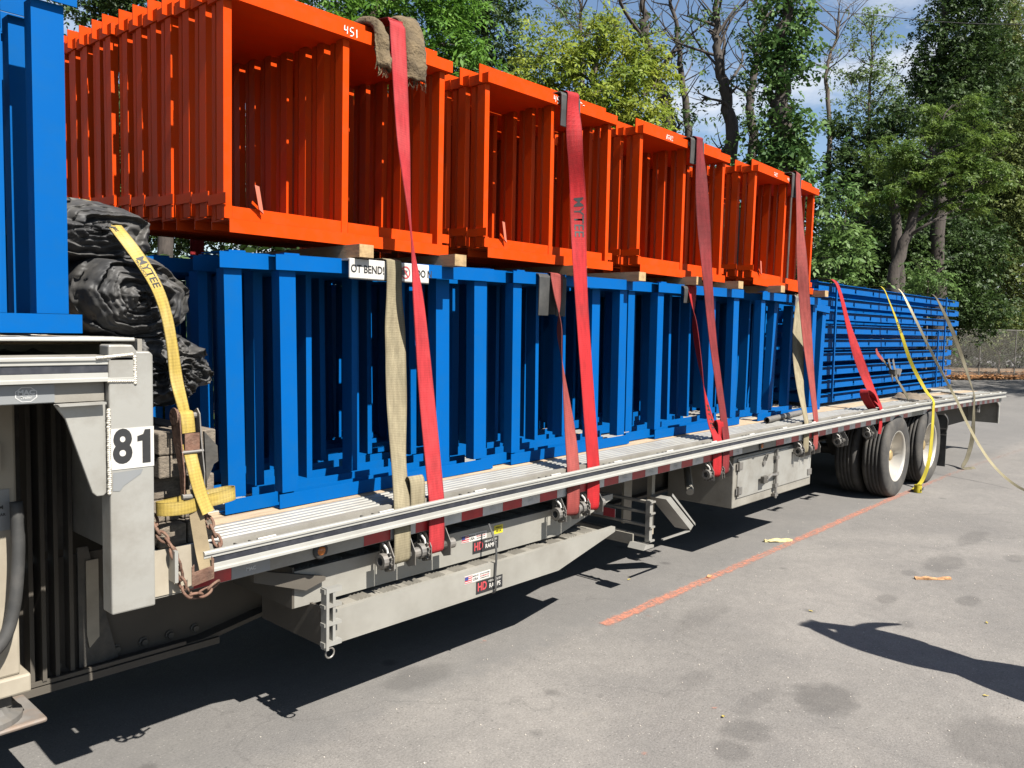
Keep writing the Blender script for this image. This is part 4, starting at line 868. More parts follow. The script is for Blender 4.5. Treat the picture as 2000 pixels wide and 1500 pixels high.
strap('tan strap on the last blue stack', m_tan_web, [((7.62, 1.3, 2.188), 0), ((7.62, .52, 2.190), 0), ((7.62, .405, 2.188), 0), ((7.61, .392, 2.15), 0), ((7.55, .36, 1.95), 30), ((7.40, .29, 1.7), 55), ((7.22, .18, 1.35), 18)] + over_rail(7.06))
gt = thing('edge_guard', 'pale bent edge guard under the tan strap on the last blue stack', 'edge guard', (7.58, .40, 2.18)); G().prism([(-.010, -.10), (-.014, -.02), (.0, .0035), (.14, .0035), (.14, .001), (.004, .001), (-.004, -.02), (-.004, -.10)], 'x', -.05, .14).obj('guard_web', m_galv, gt)
# loops of spare webbing resting behind the rail
for (lb, x, y, mat, h) in (('folded end of the tan strap standing behind the rail', 2.53, .075, m_tan_web, .12), ('folded end of red webbing standing behind the rail of the third blue stack', 5.52, .08, m_red_web, .14)):
    z = zr(x) + .004; t = thing('strap_tail', lb, 'strap', (x, y, z)); s = Strap([((0, .03, .0), 0), ((0, .022, h * .7), 0), ((0, .0, h), 0), ((0, -.022, h * .7), 0), ((0, -.026, -.05), 0)], .09); s.obj('webbing', mat, t)
# rear straps
zt = zb0 + .152 * 8 + .096
strap('bright red strap over the left end of the flat blue racks', m_red_web, [((9.0, 2.0, zt + .08), 0), ((8.98, 1.2, zt + .06), 0), ((8.95, .70, zt + .045), 0), ((8.945, .57, zt + .02), 0), ((8.95, .50, zt - .12), 0), ((8.97, .40, 1.9), 12), ((8.99, .28, 1.55), 52), ((9.0, .14, 1.22), 30), ((9.01, .045, 1.06), 0), ((9.01, .036, .98), 0), ((9.0, .03, .85), 0), ((8.99, .034, .77), 0)])
t = thing('strap_tail', 'looped loose end of red webbing on the deck under the flat racks', 'strap', (8.93, .10, zr(9) + DECK)); Strap([((.10, .0, .03), 0), ((.02, .02, .16), 0), ((-.09, .05, .22), 0), ((-.12, .05, .17), 0), ((-.05, .03, .08), 0), ((.03, .01, .012), 0)], .09, across=(.25, .95, .1)).obj('webbing', m_red_web, t)
strap('yellow lettered strap over the flat racks hanging down past the rear wheels', m_yel2_web, [((10.62, 2.0, zt + .05), 0), ((10.60, 1.1, zt + .05), 0), ((10.53, .68, zt + .045), 0), ((10.52, .57, zt + .02), 0), ((10.54, .50, zt - .13), 0), ((10.66, .40, 1.92), 25), ((10.78, .28, 1.5), 70), ((10.80, .10, 1.16), 40), ((10.76, -.006, 1.035), 10), ((10.72, -.024, .92), 10), ((10.62, -.05, .6), 25), ((10.52, -.06, .32), 45), ((10.40, -.03, .10), 60), ((10.24, .0, .028), 84), ((10.16, .0, .02), 90)], wd=.042, k=12,
      txt=[dict(t='MYTEE', size=.05, at=1.98, mat=m_ink, side=1, flip=1)])
t = thing('strap_coil', 'small coil of yellow webbing lying on the asphalt by the rear tyre', 'strap', (10.10, -.07, .0))
P = [(.055 * (1 - i / 60) * math.cos(i * .45) + .012, .045 * (1 - i / 60) * math.sin(i * .45), .046) for i in range(46)]
Strap([(p, 0) for p in P], .085, across=(0, 0, 1), k=2).obj('webbing', m_yel2_web, t)
text('strap_lettering', 'MY', .05, (.01, -.052, .048), (1, -.05, 0), (0, 0, 1), m_ink, t, .03)
strap('pale thin strap running from the racks down across the asphalt', m_cream_web, [((11.25, 2.0, zt + .05), 0), ((11.23, 1.1, zt + .05), 0), ((11.2, .68, zt + .045), 0), ((11.19, .57, zt + .02), 0), ((11.25, .46, zt - .2), 45), ((11.55, .25, 1.6), 78), ((11.72, .07, 1.18), 80), ((11.72, -.03, 1.0), 75), ((11.70, -.16, .74), 72), ((11.62, -.35, .44), 70), ((11.45, -.58, .20), 72), ((11.2, -.86, .05), 85), ((10.9, -1.14, .016), 90), ((10.3, -1.5, .012), 92), ((9.6, -1.85, .010), 92)], wd=.03, k=10)
strap('dirty olive strap over the right end of the flat racks', m_grey_web, [((12.75, 2.0, zt + .05), 0), ((12.73, 1.1, zt + .05), 0), ((12.72, .68, zt + .045), 0), ((12.71, .57, zt + .02), 0), ((12.76, .48, zt - .15), 20), ((12.92, .34, 1.85), 55), ((12.96, .20, 1.45), 40), ((12.82, .05, 1.12), 5), ((12.72, -.012, 1.005), 0), ((12.70, -.02, .88), 0), ((12.68, -.03, .62), 25), ((12.66, -.03, .38), 60), ((12.50, -.02, .15), 35), ((12.36, .0, .025), 10), ((12.44, -.06, .012), 20), ((12.6, -.1, .010), 20)], wd=.055)
t = thing('ratchet_strap', 'short dark strap with a steel ratchet hooked between the racks and the rear deck', 'strap', (10.62, .20, zr(10.6) + DECK))
Strap([((-.45, .30, .64), 0), ((-.43, .285, .58), 10), ((-.36, .24, .50), 0)], .06).obj('red_webbing', m_dull_red, t); Strap([((-.37, .25, .52), 0), ((-.22, .16, .34), 0), ((-.05, .06, .10), 20), ((.0, .03, .02), 0)], .05).obj('webbing', m_grey_web, t)
for d in (0, .05): G().prism([(-.34, .50), (-.30, .53), (-.10, .27), (-.14, .23)], 'y', .19 - d, .194 - d).obj('side_plate', m_galv, t)
G().box(-.26, -.18, .13, .20, .33, .39).obj('drum', m_steel_d, t); G().prism([(-.12, .33), (-.05, .40), (-.03, .38), (-.10, .30)], 'y', .12, .20).obj('handle', m_galv, t)
# --- yellow ratchet strap over the tarps at the front
s = Strap([((1.20, .95, 2.31), 0), ((1.225, .60, 2.29), 0), ((1.25, .42, 2.235), 8), ((1.27, .34, 2.165), 10), ((1.29, .255, 2.09), 14), ((1.325, .208, 2.01), 10), ((1.355, .178, 1.93), 4), ((1.378, .163, 1.84), 0), ((1.396, .158, 1.73), 0), ((1.408, .150, 1.60), 10), ((1.428, .132, 1.48), 0), ((1.43, .125, 1.44), 0)], .052, k=12)
rt_ = thing('ratchet_strap', 'yellow lettered ratchet strap holding the black tarps, ratchet above the rail end', 'strap', (1.43, .03, .90)); OFF = Matrix.Translation((-1.43, -.03, -.90))
def rp(o): o.data.transform(OFF); o.parent = rt_; return o
wb = rp(s.obj('yellow_webbing', m_yel_web))
for kw in (dict(t='MYTEE', size=.044, at=.88, side=1, flip=1), dict(t='PRODUCTS', size=.014, at=.86, side=1, flip=1, shift=-.018), dict(t='3333 LBS', size=.020, at=.64, side=1, flip=1, shift=-.008)):
    q = s.text('strap_lettering', parent=None, mat=m_ink, bold=.01, **{k: v for k, v in kw.items()}); q.data.transform(OFF); q.parent = wb
for x in (1.392, 1.470): rp(bevel(G().prism([(.150, 1.475), (.115, 1.49), (.095, 1.47), (.085, 1.38), (.060, 1.25), (.062, 1.16), (.085, 1.15), (.10, 1.25), (.145, 1.36), (.165, 1.43)], 'x', x, x + .005).obj('side_plate', m_rust if x < 1.42 else m_galv, None), .001))
rp(G().tube([(1.385, .125, 1.462), (1.482, .125, 1.462)], .012, 10).obj('spool', m_galv, None)); rp(G().lathe([(.001, 0), (.033, 0), (.033, .006), (.001, .006)], (1.383, .125, 1.462), 'x', 18).obj('ratchet_gear', m_rust, None))
rp(G().tube([(1.386, .066, 1.165), (1.486, .066, 1.160)], .011, 10).obj('handle_bar', m_galv, None)); rp(G().tube([(1.392, .082, 1.33), (1.478, .082, 1.33)], .007, 8).obj('pawl_bar', m_galv, None)); rp(G().box(1.405, 1.462, .078, .083, 1.335, 1.40).obj('pawl_plate', m_rust, None))
rp(G().prism([(1.492, 1.40), (1.545, 1.34), (1.548, 1.28), (1.53, 1.27), (1.50, 1.20)], 'y', .10, .112).obj('spare_plate', m_steel_d, None))
rp(Strap([((1.428, .135, 1.48), 0), ((1.428, .112, 1.475), 0), ((1.428, .103, 1.445), 0), ((1.430, .10, 1.40), 0)], .052).obj('yellow_wrap', m_yel_web, None))
rp(Strap([((1.425, .095, 1.36), 0), ((1.432, .072, 1.28), 0), ((1.445, .05, 1.19), 0), ((1.47, .03, 1.10), 0)], .05).obj('yellow_tail', m_yel_web, None))
rp(Strap([((1.485, .075, 1.14), 0), ((1.40, .045, 1.13), 0), ((1.32, .06, 1.13), 0), ((1.305, .10, 1.13), 0), ((1.36, .12, 1.13), 0), ((1.46, .12, 1.138), 0), ((1.58, .11, 1.150), 0), ((1.605, .08, 1.152), 0), ((1.57, .05, 1.150), 0), ((1.47, .05, 1.14), 0)], .050, across=(0, 0, 1)).obj('yellow_loops', m_yel_web, None))
rp(Strap([((1.432, .070, 1.19), 0), ((1.436, .05, 1.08), 0), ((1.440, .02, .97), 0), ((1.445, .004, .91), 0), ((1.447, -.002, .885), 0)], .056).obj('tan_webbing', m_grey_web if False else M('brown_webbing', (.26, .20, .115), .85, var=.2, scale=8, bump=.25, bscale=350, dirt=((.12, .09, .055), .6, 7)), None))
rp(bevel(G().prism([(1.385, .842), (1.472, .856), (1.472, .930), (1.462, .944), (1.462, .905), (1.395, .895), (1.395, .925), (1.385, .915)], 'y', -.010, -.0055).obj('flat_hook', m_rust, None), .001))
# --- rusty chains
def chain(label, pts):
    t = thing('rusty_chain', label, 'chain', tuple(pts[0]), group='rusty chains at the front of the lower deck'); P = catmull(pts, 16); L_ = [0]
    for i in range(1, len(P)): L_.append(L_[-1] + np.linalg.norm(P[i] - P[i - 1]))
    g = G(); rx, rz, r_ = .014, .026, .0055
    ring = [(rx * math.copysign(abs(math.cos(a)) ** .8, math.cos(a)), 0, rz * math.sin(a)) for a in np.linspace(0, 2 * math.pi, 17)]
    me = g.tube(ring, r_, 7, False).mesh('link', True); k = 0; d = .02
    while d < L_[-1]:
        i = min(len(P) - 2, int(np.searchsorted(L_, d)) - 1); f = (d - L_[i]) / (L_[i + 1] - L_[i]); p = P[i] + (P[i + 1] - P[i]) * f
        q = Vector(P[i + 1] - P[i]).to_track_quat('Z', 'Y') @ Matrix.Rotation(R(40 + 90 * (k % 2)), 3, 'Z').to_quaternion()
        o = link('link', me, m_rust, t); o.location = Vector(p) - Vector(pts[0]); o.rotation_mode = 'QUATERNION'; o.rotation_quaternion = q; d += .039; k += 1
    return t
chain('rusty chain hanging over the deck side beside the numbered post', [(1.300, .13, 1.10), (1.305, .085, 1.045), (1.325, .035, 1.00), (1.345, .022, .93), (1.362, .015, .85), (1.385, .008, .81), (1.43, .010, .80), (1.49, .015, .825)])
chain('rusty chain dropping into the gap behind the rail end', [(1.500, .15, 1.125), (1.503, .10, 1.06), (1.512, .06, 1.0), (1.522, .040, .945), (1.520, .038, .90)])
# folded canvas and hooks on the rear deck
t = thing('folded_tarp', 'small brown folded canvas lying on the rear deck edge', 'tarp', (11.2, .30, zr(11.2) + DECK)); g = G(); N = 28
for i in range(N):
    for j in range(14):
        u, v = i / (N - 1), j / 13; e = max(0, 1 - (2 * u - 1) ** 4) * max(0, 1 - (2 * v - 1) ** 4)
        g.v.append((-.42 + .84 * u + .03 * nz(u * 4, v * 4, 1), -.10 + .34 * v + .03 * nz(u * 5, v * 3, 7), .003 + e * (.055 + .05 * nz(u * 5, v * 4, 3) + .02 * nz(u * 14, v * 12, 5))))
g.f = [(i * 14 + j, (i + 1) * 14 + j, (i + 1) * 14 + j + 1, i * 14 + j + 1) for i in range(N - 1) for j in range(13)]
g.obj('canvas', M('brown_canvas', (.17, .13, .09), .9, var=.3, scale=6, bump=.4), t, True)

# ------------------------------------------------------------------ trees (crown blobs: x, y, z, half width, half height, leaves)
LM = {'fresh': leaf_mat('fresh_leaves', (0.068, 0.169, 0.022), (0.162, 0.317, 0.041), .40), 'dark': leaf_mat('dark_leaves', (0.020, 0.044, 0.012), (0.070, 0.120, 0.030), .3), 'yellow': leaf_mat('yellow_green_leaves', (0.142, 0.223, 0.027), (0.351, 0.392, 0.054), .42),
      'pale': leaf_mat('pale_leaves', (0.115, 0.182, 0.061), (0.203, 0.277, 0.095), .4), 'mid': leaf_mat('mid_green_leaves', (0.068, 0.128, 0.032), (0.142, 0.223, 0.057), .35), 'vine': leaf_mat('vine_leaves', (0.046, 0.108, 0.027), (0.115, 0.203, 0.049), .25, .65),
      'olive': leaf_mat('olive_leaves', (0.081, 0.115, 0.030), (0.169, 0.203, 0.054), .35), 'feather': leaf_mat('feathery_leaves', (.040, .090, .014), (.185, .270, .050), .4), 'shrub': leaf_mat('shrub_leaves', (0.068, 0.142, 0.032), (0.155, 0.250, 0.068), .35)}
def leaf_cloud(blobs, leaf, sprig, seed, flat=.62, core=.40, per=16):
    """crown of leaflets on drooping sprays, sprays gathered into clumps, clumps spread through the blobs"""
    r = np.random.default_rng(seed); V = []
    for (x, y, z, rx, rz, n) in blobs:
        ns = max(3, n // sprig); nc = max(3, ns // per)
        d = r.normal(size=(nc, 3)); d /= np.linalg.norm(d, axis=1)[:, None]
        q = (core + (1 - core) * r.random(nc) ** .6)[:, None]
        ax = np.array([rx, rx, rz]); cc = d * q * ax * r.uniform(.75, 1.15, (nc, 1))
        idx = r.integers(0, nc, ns); cr_ = .30 * min(rx, rz) * r.uniform(.6, 1.5, nc) + leaf[0] * 1.2
        off = r.normal(size=(ns, 3)) * .62 * cr_[idx][:, None]; off[:, 2] *= flat
        off[:, 2] -= .25 * np.hypot(off[:, 0], off[:, 1])                       # clumps droop at their rims
        p = cc[idx] + off
        a = r.normal(size=(ns, 3)); a[:, 2] = a[:, 2] * .45 - .45; a += off / (cr_[idx][:, None]) * .8; a /= np.linalg.norm(a, axis=1)[:, None]
        nm = r.normal(size=(ns, 3)) * .45 + np.array([0, -.25, 1.]); nm -= a * (nm * a).sum(1)[:, None]; nm /= np.linalg.norm(nm, axis=1)[:, None]
        sd = np.cross(a, nm); Ls = leaf[0] * r.uniform(.75, 1.25, ns)
        base = np.array([x, y, z])
        m = sprig // 2
        for k in range(sprig):
            if k == sprig - 1: t, s_ = m * .55, 0.
            else: t, s_ = (k // 2) * .55, (1. if k % 2 else -1.)
            dd = a * (.45 if s_ else 1.) + sd * s_ * .9 + r.normal(size=(ns, 3)) * .22; dd[:, 2] -= .12 + .10 * t
            dd /= np.linalg.norm(dd, axis=1)[:, None]
            pb = base + p + a * (t * leaf[0])[..., None] if np.ndim(t * leaf[0]) else base + p + a * (t * leaf[0])
            n2 = nm + r.normal(size=(ns, 3)) * .35; s2 = np.cross(dd, n2); s2 /= np.linalg.norm(s2, axis=1)[:, None] + 1e-9
            l_ = (Ls * r.uniform(.55, 1.3, ns))[:, None]; w_ = l_ * leaf[1] / leaf[0] * .5; fo = np.cross(s2, dd) * w_ * .35
            V.append(np.stack([pb, pb + dd * l_ * .42 + s2 * w_ + fo, pb + dd * l_, pb + dd * l_ * .42 - s2 * w_ + fo], 1))
    V = np.concatenate(V).reshape(-1, 3); return V
def quad_mesh(name, V, mat):
    me = bpy.data.meshes.new(name); n = len(V); f = n // 4
    me.vertices.add(n); me.vertices.foreach_set('co', V.astype(np.float32).ravel()); me.loops.add(n); me.loops.foreach_set('vertex_index', np.arange(n, dtype=np.int32))
    me.polygons.add(f); me.polygons.foreach_set('loop_start', np.arange(0, n, 4, dtype=np.int32)); me.update(calc_edges=True); me.materials.append(mat); return me
def tree(nm, lb, mt, leaf, sprig, blobs, trunk, r0, seed, group='trees behind the trailer', branches=3):
    b0 = Vector(trunk[0]); t = thing(nm, lb, 'shrub' if 'shrub' in nm else 'tree', tuple(b0), group=group); rr = random.Random(seed)
    P = catmull([Vector(p) - b0 for p in trunk], 6); n = len(P); g = G()
    for i in range(1, n): P[i] = P[i] + np.array([rr.gauss(0, 1), rr.gauss(0, 1), 0]) * r0 * .25
    g.tube(P, [r0 * (1.15 - .85 * i / (n - 1)) for i in range(n)], 9)
    for (x, y, z, rx, rz, c_) in blobs:                                          # a limb to each part of the crown, with twigs
        tgt = Vector((x, y, z)) - b0; i = max(2, min(n - 2, int(np.argmin([abs(p[2] - (tgt.z - .6 * (tgt - Vector(p)).to_2d().length)) for p in P])))); s_ = Vector(P[i])
        rb = r0 * .42 * (1.1 - .7 * i / n); m = s_.lerp(tgt, .5) + Vector((rr.gauss(0, .12), rr.gauss(0, .12), rr.uniform(-.1, .1))) * (tgt - s_).length
        Q = catmull([s_, m, tgt], 5); g.tube(Q, [rb * (1 - .7 * k / (len(Q) - 1)) for k in range(len(Q))], 6)
        for k in range(branches + 2):
            e = tgt + Vector((rr.uniform(-1, 1) * rx, rr.uniform(-1, 1) * rx, rr.uniform(-.5, 1) * rz)) * .9; st = Vector(Q[rr.randint(4, len(Q) - 1)]); md = st.lerp(e, .5) + Vector((rr.gauss(0, .1), rr.gauss(0, .1), rr.gauss(0, .1))) * (e - st).length
            g.tube(catmull([st, md, e], 4), [rb * .34, rb * .30, rb * .27, rb * .24, rb * .20, rb * .17, rb * .14, rb * .11, rb * .08], 4)
    if mt in ('mid', 'pale'):                                                   # bare side branches with twigs
        for k in range(16):
            i = rr.randint(n // 2 - 2, n - 2); st = Vector(P[i]); ln = rr.uniform(.8, 2.6) * (1 if mt == 'mid' else 1.2); an = rr.uniform(0, 6.28)
            e = st + Vector((math.cos(an) * .7, math.sin(an) * .7, rr.uniform(.2, 1.1))) * ln; md = st.lerp(e, .5) + Vector((rr.gauss(0, .12), rr.gauss(0, .12), rr.gauss(0, .08))) * ln
            Q = catmull([st, md, e], 4); rb = r0 * rr.uniform(.16, .34); g.tube(Q, [rb * (1 - .85 * q / (len(Q) - 1)) for q in range(len(Q))], 5)
            for q in range(3):
                s2 = Vector(Q[rr.randint(3, len(Q) - 2)]); e2 = s2 + Vector((rr.gauss(0, .5), rr.gauss(0, .5), rr.uniform(0, .8))) * ln * .45; g.tube([s2, s2.lerp(e2, .5) + Vector((rr.gauss(0, .05), rr.gauss(0, .05), 0)), e2], [rb * .35, rb * .25, rb * .08], 4)
    g.obj('trunk', m_bark_d if mt in ('dark', 'mid', 'vine', 'feather') else m_bark, t, True)
    V = leaf_cloud(blobs, leaf, sprig, seed, *((.28, .55, 34) if mt == 'feather' else ())) - np.array(b0); link('crown', quad_mesh('crown', V, LM[mt]), None, t); return t
TREES = [
    ('bright_green_tree', 'bright green compound-leaved tree directly behind the first orange stack', 'fresh', (0.115, 0.042), 7, [[9.2, 8.43, 6.98, 1.41, 0.84, 7292], [8.51, 9.26, 7.71, 1.15, 0.71, 4989], [9.84, 7.7, 6.69, 0.49, 0.53, 1583], [8.87, 8.71, 6.09, 1.5, 0.75, 6932], [9.64, 8.03, 7.78, 0.97, 0.62, 3694]], [[8.82, 8.31, -0.05], [8.96, 8.46, 4.77], [8.99, 8.66, 6.88], [9.11, 8.62, 7.94]], 0.16),
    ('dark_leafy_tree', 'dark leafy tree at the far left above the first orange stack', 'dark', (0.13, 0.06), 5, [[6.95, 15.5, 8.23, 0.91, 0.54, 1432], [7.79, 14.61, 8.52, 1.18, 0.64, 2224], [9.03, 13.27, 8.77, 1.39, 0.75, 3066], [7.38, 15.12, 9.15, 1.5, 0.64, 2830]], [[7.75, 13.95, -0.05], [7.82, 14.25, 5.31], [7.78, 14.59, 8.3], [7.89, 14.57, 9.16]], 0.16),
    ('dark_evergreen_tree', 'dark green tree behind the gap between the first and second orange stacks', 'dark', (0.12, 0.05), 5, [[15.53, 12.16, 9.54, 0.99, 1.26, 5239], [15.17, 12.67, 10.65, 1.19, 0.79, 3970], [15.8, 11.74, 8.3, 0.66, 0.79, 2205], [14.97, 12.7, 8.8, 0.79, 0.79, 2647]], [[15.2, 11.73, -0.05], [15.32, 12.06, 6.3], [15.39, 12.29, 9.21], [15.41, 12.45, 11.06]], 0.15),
    ('yellow_green_tree', 'yellow-green tree with drooping leaf sprays above the second orange stack', 'yellow', (0.115, 0.045), 7, [[13.35, 8.4, 7.56, 0.91, 0.64, 3237], [14.26, 7.33, 6.95, 1.02, 0.86, 4825], [13.13, 8.54, 6.59, 0.75, 0.59, 2444], [14.72, 6.89, 7.49, 0.43, 0.45, 1066], [14.01, 7.71, 7.95, 0.75, 0.54, 2222], [14.49, 7.0, 6.2, 0.86, 0.43, 2031], [13.77, 7.8, 6.29, 1.18, 0.64, 4190], [14.96, 6.58, 7.13, 0.27, 0.27, 396]], [[13.68, 7.45, -0.05], [13.79, 7.64, 4.85], [13.93, 7.67, 6.78], [14.05, 7.67, 7.96]], 0.13),
    ('sparse_tall_tree', 'thin sparse tree rising above the yellow-green one', 'pale', (0.12, 0.05), 5, [[20.27, 13.13, 11.7, 0.79, 0.63, 521], [20.56, 12.74, 11.0, 0.71, 0.63, 468], [19.94, 13.46, 11.29, 0.63, 0.63, 416], [21.09, 12.16, 11.01, 0.47, 0.63, 312]], [[20.11, 12.3, -0.05], [20.27, 12.84, 8.79], [20.3, 13.03, 10.99], [20.3, 13.18, 12.4]], 0.09),
    ('bare_tree', 'leaning bare dark trunk between the yellow-green tree and the forked trunks', 'mid', (0.13, 0.05), 5, [[17.81, 7.9, 6.94, 0.5, 0.5, 156], [17.64, 8.32, 9.2, 0.5, 0.63, 195], [17.23, 8.81, 9.56, 0.38, 0.5, 117]], [[17.52, 7.7, -0.05], [17.63, 8.02, 6.18], [17.57, 8.2, 7.25], [17.44, 8.4, 7.87], [17.3, 8.65, 8.81], [17.28, 8.76, 9.69], [17.27, 8.88, 10.69]], 0.17),
    ('forked_tree', 'tall forked dark trunk with thin branches above the third orange stack', 'mid', (0.13, 0.05), 5, [[17.84, 6.44, 7.55, 0.42, 0.72, 185], [17.46, 6.71, 6.1, 0.48, 0.48, 141], [17.26, 7.04, 7.29, 0.48, 0.48, 141], [17.4, 7.05, 8.85, 0.48, 0.48, 141]], [[17.59, 6.13, -0.05], [17.69, 6.43, 5.87], [17.65, 6.62, 7.3], [17.57, 6.8, 8.25], [17.55, 6.9, 8.97], [17.65, 6.93, 10.29]], 0.16),
    ('slim_bare_tree', 'slim bare tree left of the forked trunk', 'mid', (0.13, 0.05), 5, [[18.9, 8.4, 9.05, 0.4, 0.79, 155], [18.88, 8.24, 7.2, 0.53, 0.53, 138]], [[18.7, 7.9, -0.05], [18.8, 8.24, 6.41], [18.77, 8.47, 8.25], [18.7, 8.68, 9.57], [18.59, 8.94, 10.89]], 0.11),
    ('twin_stem_tree', 'slim crooked tree between the forked trunk and the vine-covered one', 'mid', (0.13, 0.05), 5, [[20.89, 7.52, 7.21, 0.49, 0.97, 414], [20.84, 7.82, 9.56, 0.49, 0.69, 296], [21.1, 7.61, 10.4, 0.42, 0.56, 203]], [[20.76, 7.12, -0.05], [20.87, 7.49, 6.66], [20.84, 7.65, 8.04], [21.06, 7.55, 9.29], [21.26, 7.46, 10.54], [21.38, 7.43, 11.51]], 0.13),
    ('vine_covered_tree', 'trunk smothered in dark glossy vines above the last orange stack', 'vine', (0.125, 0.085), 3, [[17.65, 5.29, 8.85, 0.59, 0.68, 1038], [17.45, 5.42, 7.94, 0.41, 0.68, 718], [17.77, 5.07, 7.95, 0.41, 0.62, 658], [17.47, 5.31, 7.09, 0.43, 0.57, 632], [17.7, 4.97, 6.31, 0.55, 0.57, 798], [17.42, 5.23, 5.79, 0.59, 0.57, 865], [17.76, 4.85, 5.69, 0.41, 0.57, 599], [18.02, 4.85, 8.52, 0.25, 0.45, 292], [17.15, 5.53, 5.89, 0.41, 0.57, 599]], [[17.4, 4.85, -0.05], [17.5, 5.1, 5.45], [17.53, 5.23, 6.92], [17.63, 5.27, 8.51], [17.72, 5.32, 9.87]], 0.26),
    ('pale_distant_tree', 'pale thin-leaved tree far off against the blue sky', 'pale', (0.17, 0.08), 5, [[37.88, 10.54, 15.39, 1.09, 0.82, 748], [37.51, 10.79, 13.91, 1.18, 0.91, 901], [38.15, 9.94, 12.46, 1.18, 0.82, 811], [37.22, 10.94, 12.32, 0.91, 0.59, 450], [38.05, 10.19, 13.81, 0.91, 0.68, 520]], [[37.37, 9.73, -0.05], [37.6, 10.27, 9.84], [37.79, 10.41, 13.24], [37.95, 10.5, 15.73]], 0.09),
    ('dead_stems_tree', 'thin dead stems left of the pale distant tree', 'pale', (0.16, 0.06), 5, [[30.76, 9.09, 12.07, 0.47, 0.76, 51], [30.37, 9.49, 11.87, 0.47, 0.95, 63]], [[30.02, 8.86, -0.05], [30.4, 9.19, 9.23], [30.37, 9.43, 11.3], [30.68, 9.23, 12.63], [30.81, 9.17, 13.39]], 0.09),
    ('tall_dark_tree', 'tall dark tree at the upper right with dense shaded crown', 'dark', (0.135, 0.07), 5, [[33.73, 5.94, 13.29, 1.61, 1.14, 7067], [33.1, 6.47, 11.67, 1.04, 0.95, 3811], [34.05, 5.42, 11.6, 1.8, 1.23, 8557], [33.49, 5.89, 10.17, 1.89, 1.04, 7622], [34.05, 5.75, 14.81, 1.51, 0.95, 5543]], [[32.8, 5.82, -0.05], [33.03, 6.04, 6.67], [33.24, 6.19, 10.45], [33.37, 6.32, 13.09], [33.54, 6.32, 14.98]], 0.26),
    ('leaning_dark_tree', 'dark spreading tree right of the blue sky gap', 'dark', (0.13, 0.07), 5, [[30.25, 7.85, 9.05, 1.1, 0.51, 2118], [29.58, 8.61, 9.35, 0.59, 0.4, 887], [31.07, 7.01, 9.67, 0.91, 0.73, 2521], [29.89, 8.1, 7.63, 1.01, 0.82, 3120], [30.81, 7.09, 7.75, 1.46, 1.1, 6051], [29.6, 8.48, 8.26, 0.51, 0.4, 776]], [[30.79, 6.54, -0.05], [30.88, 6.79, 5.56], [30.75, 7.16, 7.75], [30.37, 7.7, 8.92]], 0.2),
    ('edge_tree', 'olive green tree at the right edge of the picture', 'olive', (0.14, 0.07), 5, [[38.52, 5.29, 14.69, 1.56, 1.25, 6366], [38.64, 4.92, 12.41, 1.46, 1.67, 7923], [38.41, 4.92, 9.91, 1.56, 1.67, 8489], [38.45, 4.6, 7.22, 1.35, 1.87, 8277], [38.0, 5.22, 8.45, 1.04, 1.25, 4244], [38.42, 4.37, 4.73, 1.25, 1.46, 5942], [38.13, 5.61, 13.64, 1.04, 1.04, 3537]], [[39.24, 3.22, -0.05], [39.36, 3.6, 7.24], [38.97, 4.5, 11.79], [38.71, 5.04, 14.28], [38.67, 5.34, 16.76]], 0.22),
    ('feathery_tree', 'sunlit feathery green tree with a leaning trunk in front of the dark wood', 'feather', (0.09, 0.036), 9, [[24.95, 4.54, 7.12, 1.16, 0.44, 4632], [25.76, 3.72, 7.79, 1.09, 0.35, 3474], [26.06, 3.28, 6.74, 1.02, 0.29, 2702], [24.63, 4.81, 6.31, 0.87, 0.38, 3011], [25.5, 3.83, 6.12, 0.87, 0.32, 2548], [26.33, 2.93, 6.26, 0.65, 0.23, 1389], [25.37, 4.03, 6.72, 1.38, 0.35, 4401], [26.03, 3.37, 7.36, 1.02, 0.26, 2432], [24.31, 5.09, 5.72, 0.73, 0.38, 2509], [25.68, 3.86, 8.37, 0.8, 0.29, 2123], [24.99, 4.33, 5.53, 0.73, 0.29, 1930], [25.97, 3.27, 5.7, 0.65, 0.26, 1563]], [[24.24, 4.76, -0.05], [24.37, 4.79, 3.41], [24.69, 4.59, 4.8], [24.9, 4.45, 5.74], [25.18, 4.25, 6.83], [25.46, 4.03, 7.71]], 0.17),
    ('glossy_shrub', 'tall light-green shrub just right of the last orange stack', 'shrub', (0.13, 0.06), 5, [[18.22, 4.19, 4.23, 0.55, 0.62, 1047], [18.4, 3.92, 3.56, 0.43, 0.51, 678], [18.07, 4.27, 3.38, 0.52, 0.45, 729], [18.34, 4.13, 4.97, 0.36, 0.34, 380], [18.6, 3.72, 3.73, 0.28, 0.32, 277]], [[18.22, 3.93, -0.05], [18.26, 4.0, 2.87], [18.27, 4.11, 4.0]], 0.06),
    ('fern_leaf_sapling', 'young sapling with long drooping fern-like leaves behind the flat racks', 'shrub', (0.1, 0.035), 13, [[22.88, 3.45, 3.42, 0.5, 0.42, 836], [22.67, 3.71, 3.68, 0.4, 0.26, 412], [23.09, 3.18, 3.1, 0.37, 0.29, 423]], [[22.78, 3.36, -0.05], [22.82, 3.43, 2.56], [22.85, 3.47, 3.29]], 0.03),
    ('fence_shrub', 'dusty green shrub growing through the chain-link fence', 'olive', (0.16, 0.08), 5, [[45.85, 6.35, 1.93, 1.26, 0.86, 1739], [44.99, 7.27, 1.78, 0.91, 0.71, 1031], [46.79, 5.33, 2.08, 1.14, 1.01, 1841], [45.48, 6.9, 3.3, 1.51, 0.91, 2210]], [[45.69, 6.32, -0.05], [45.76, 6.35, 1.04], [45.85, 6.36, 2.05]], 0.05),
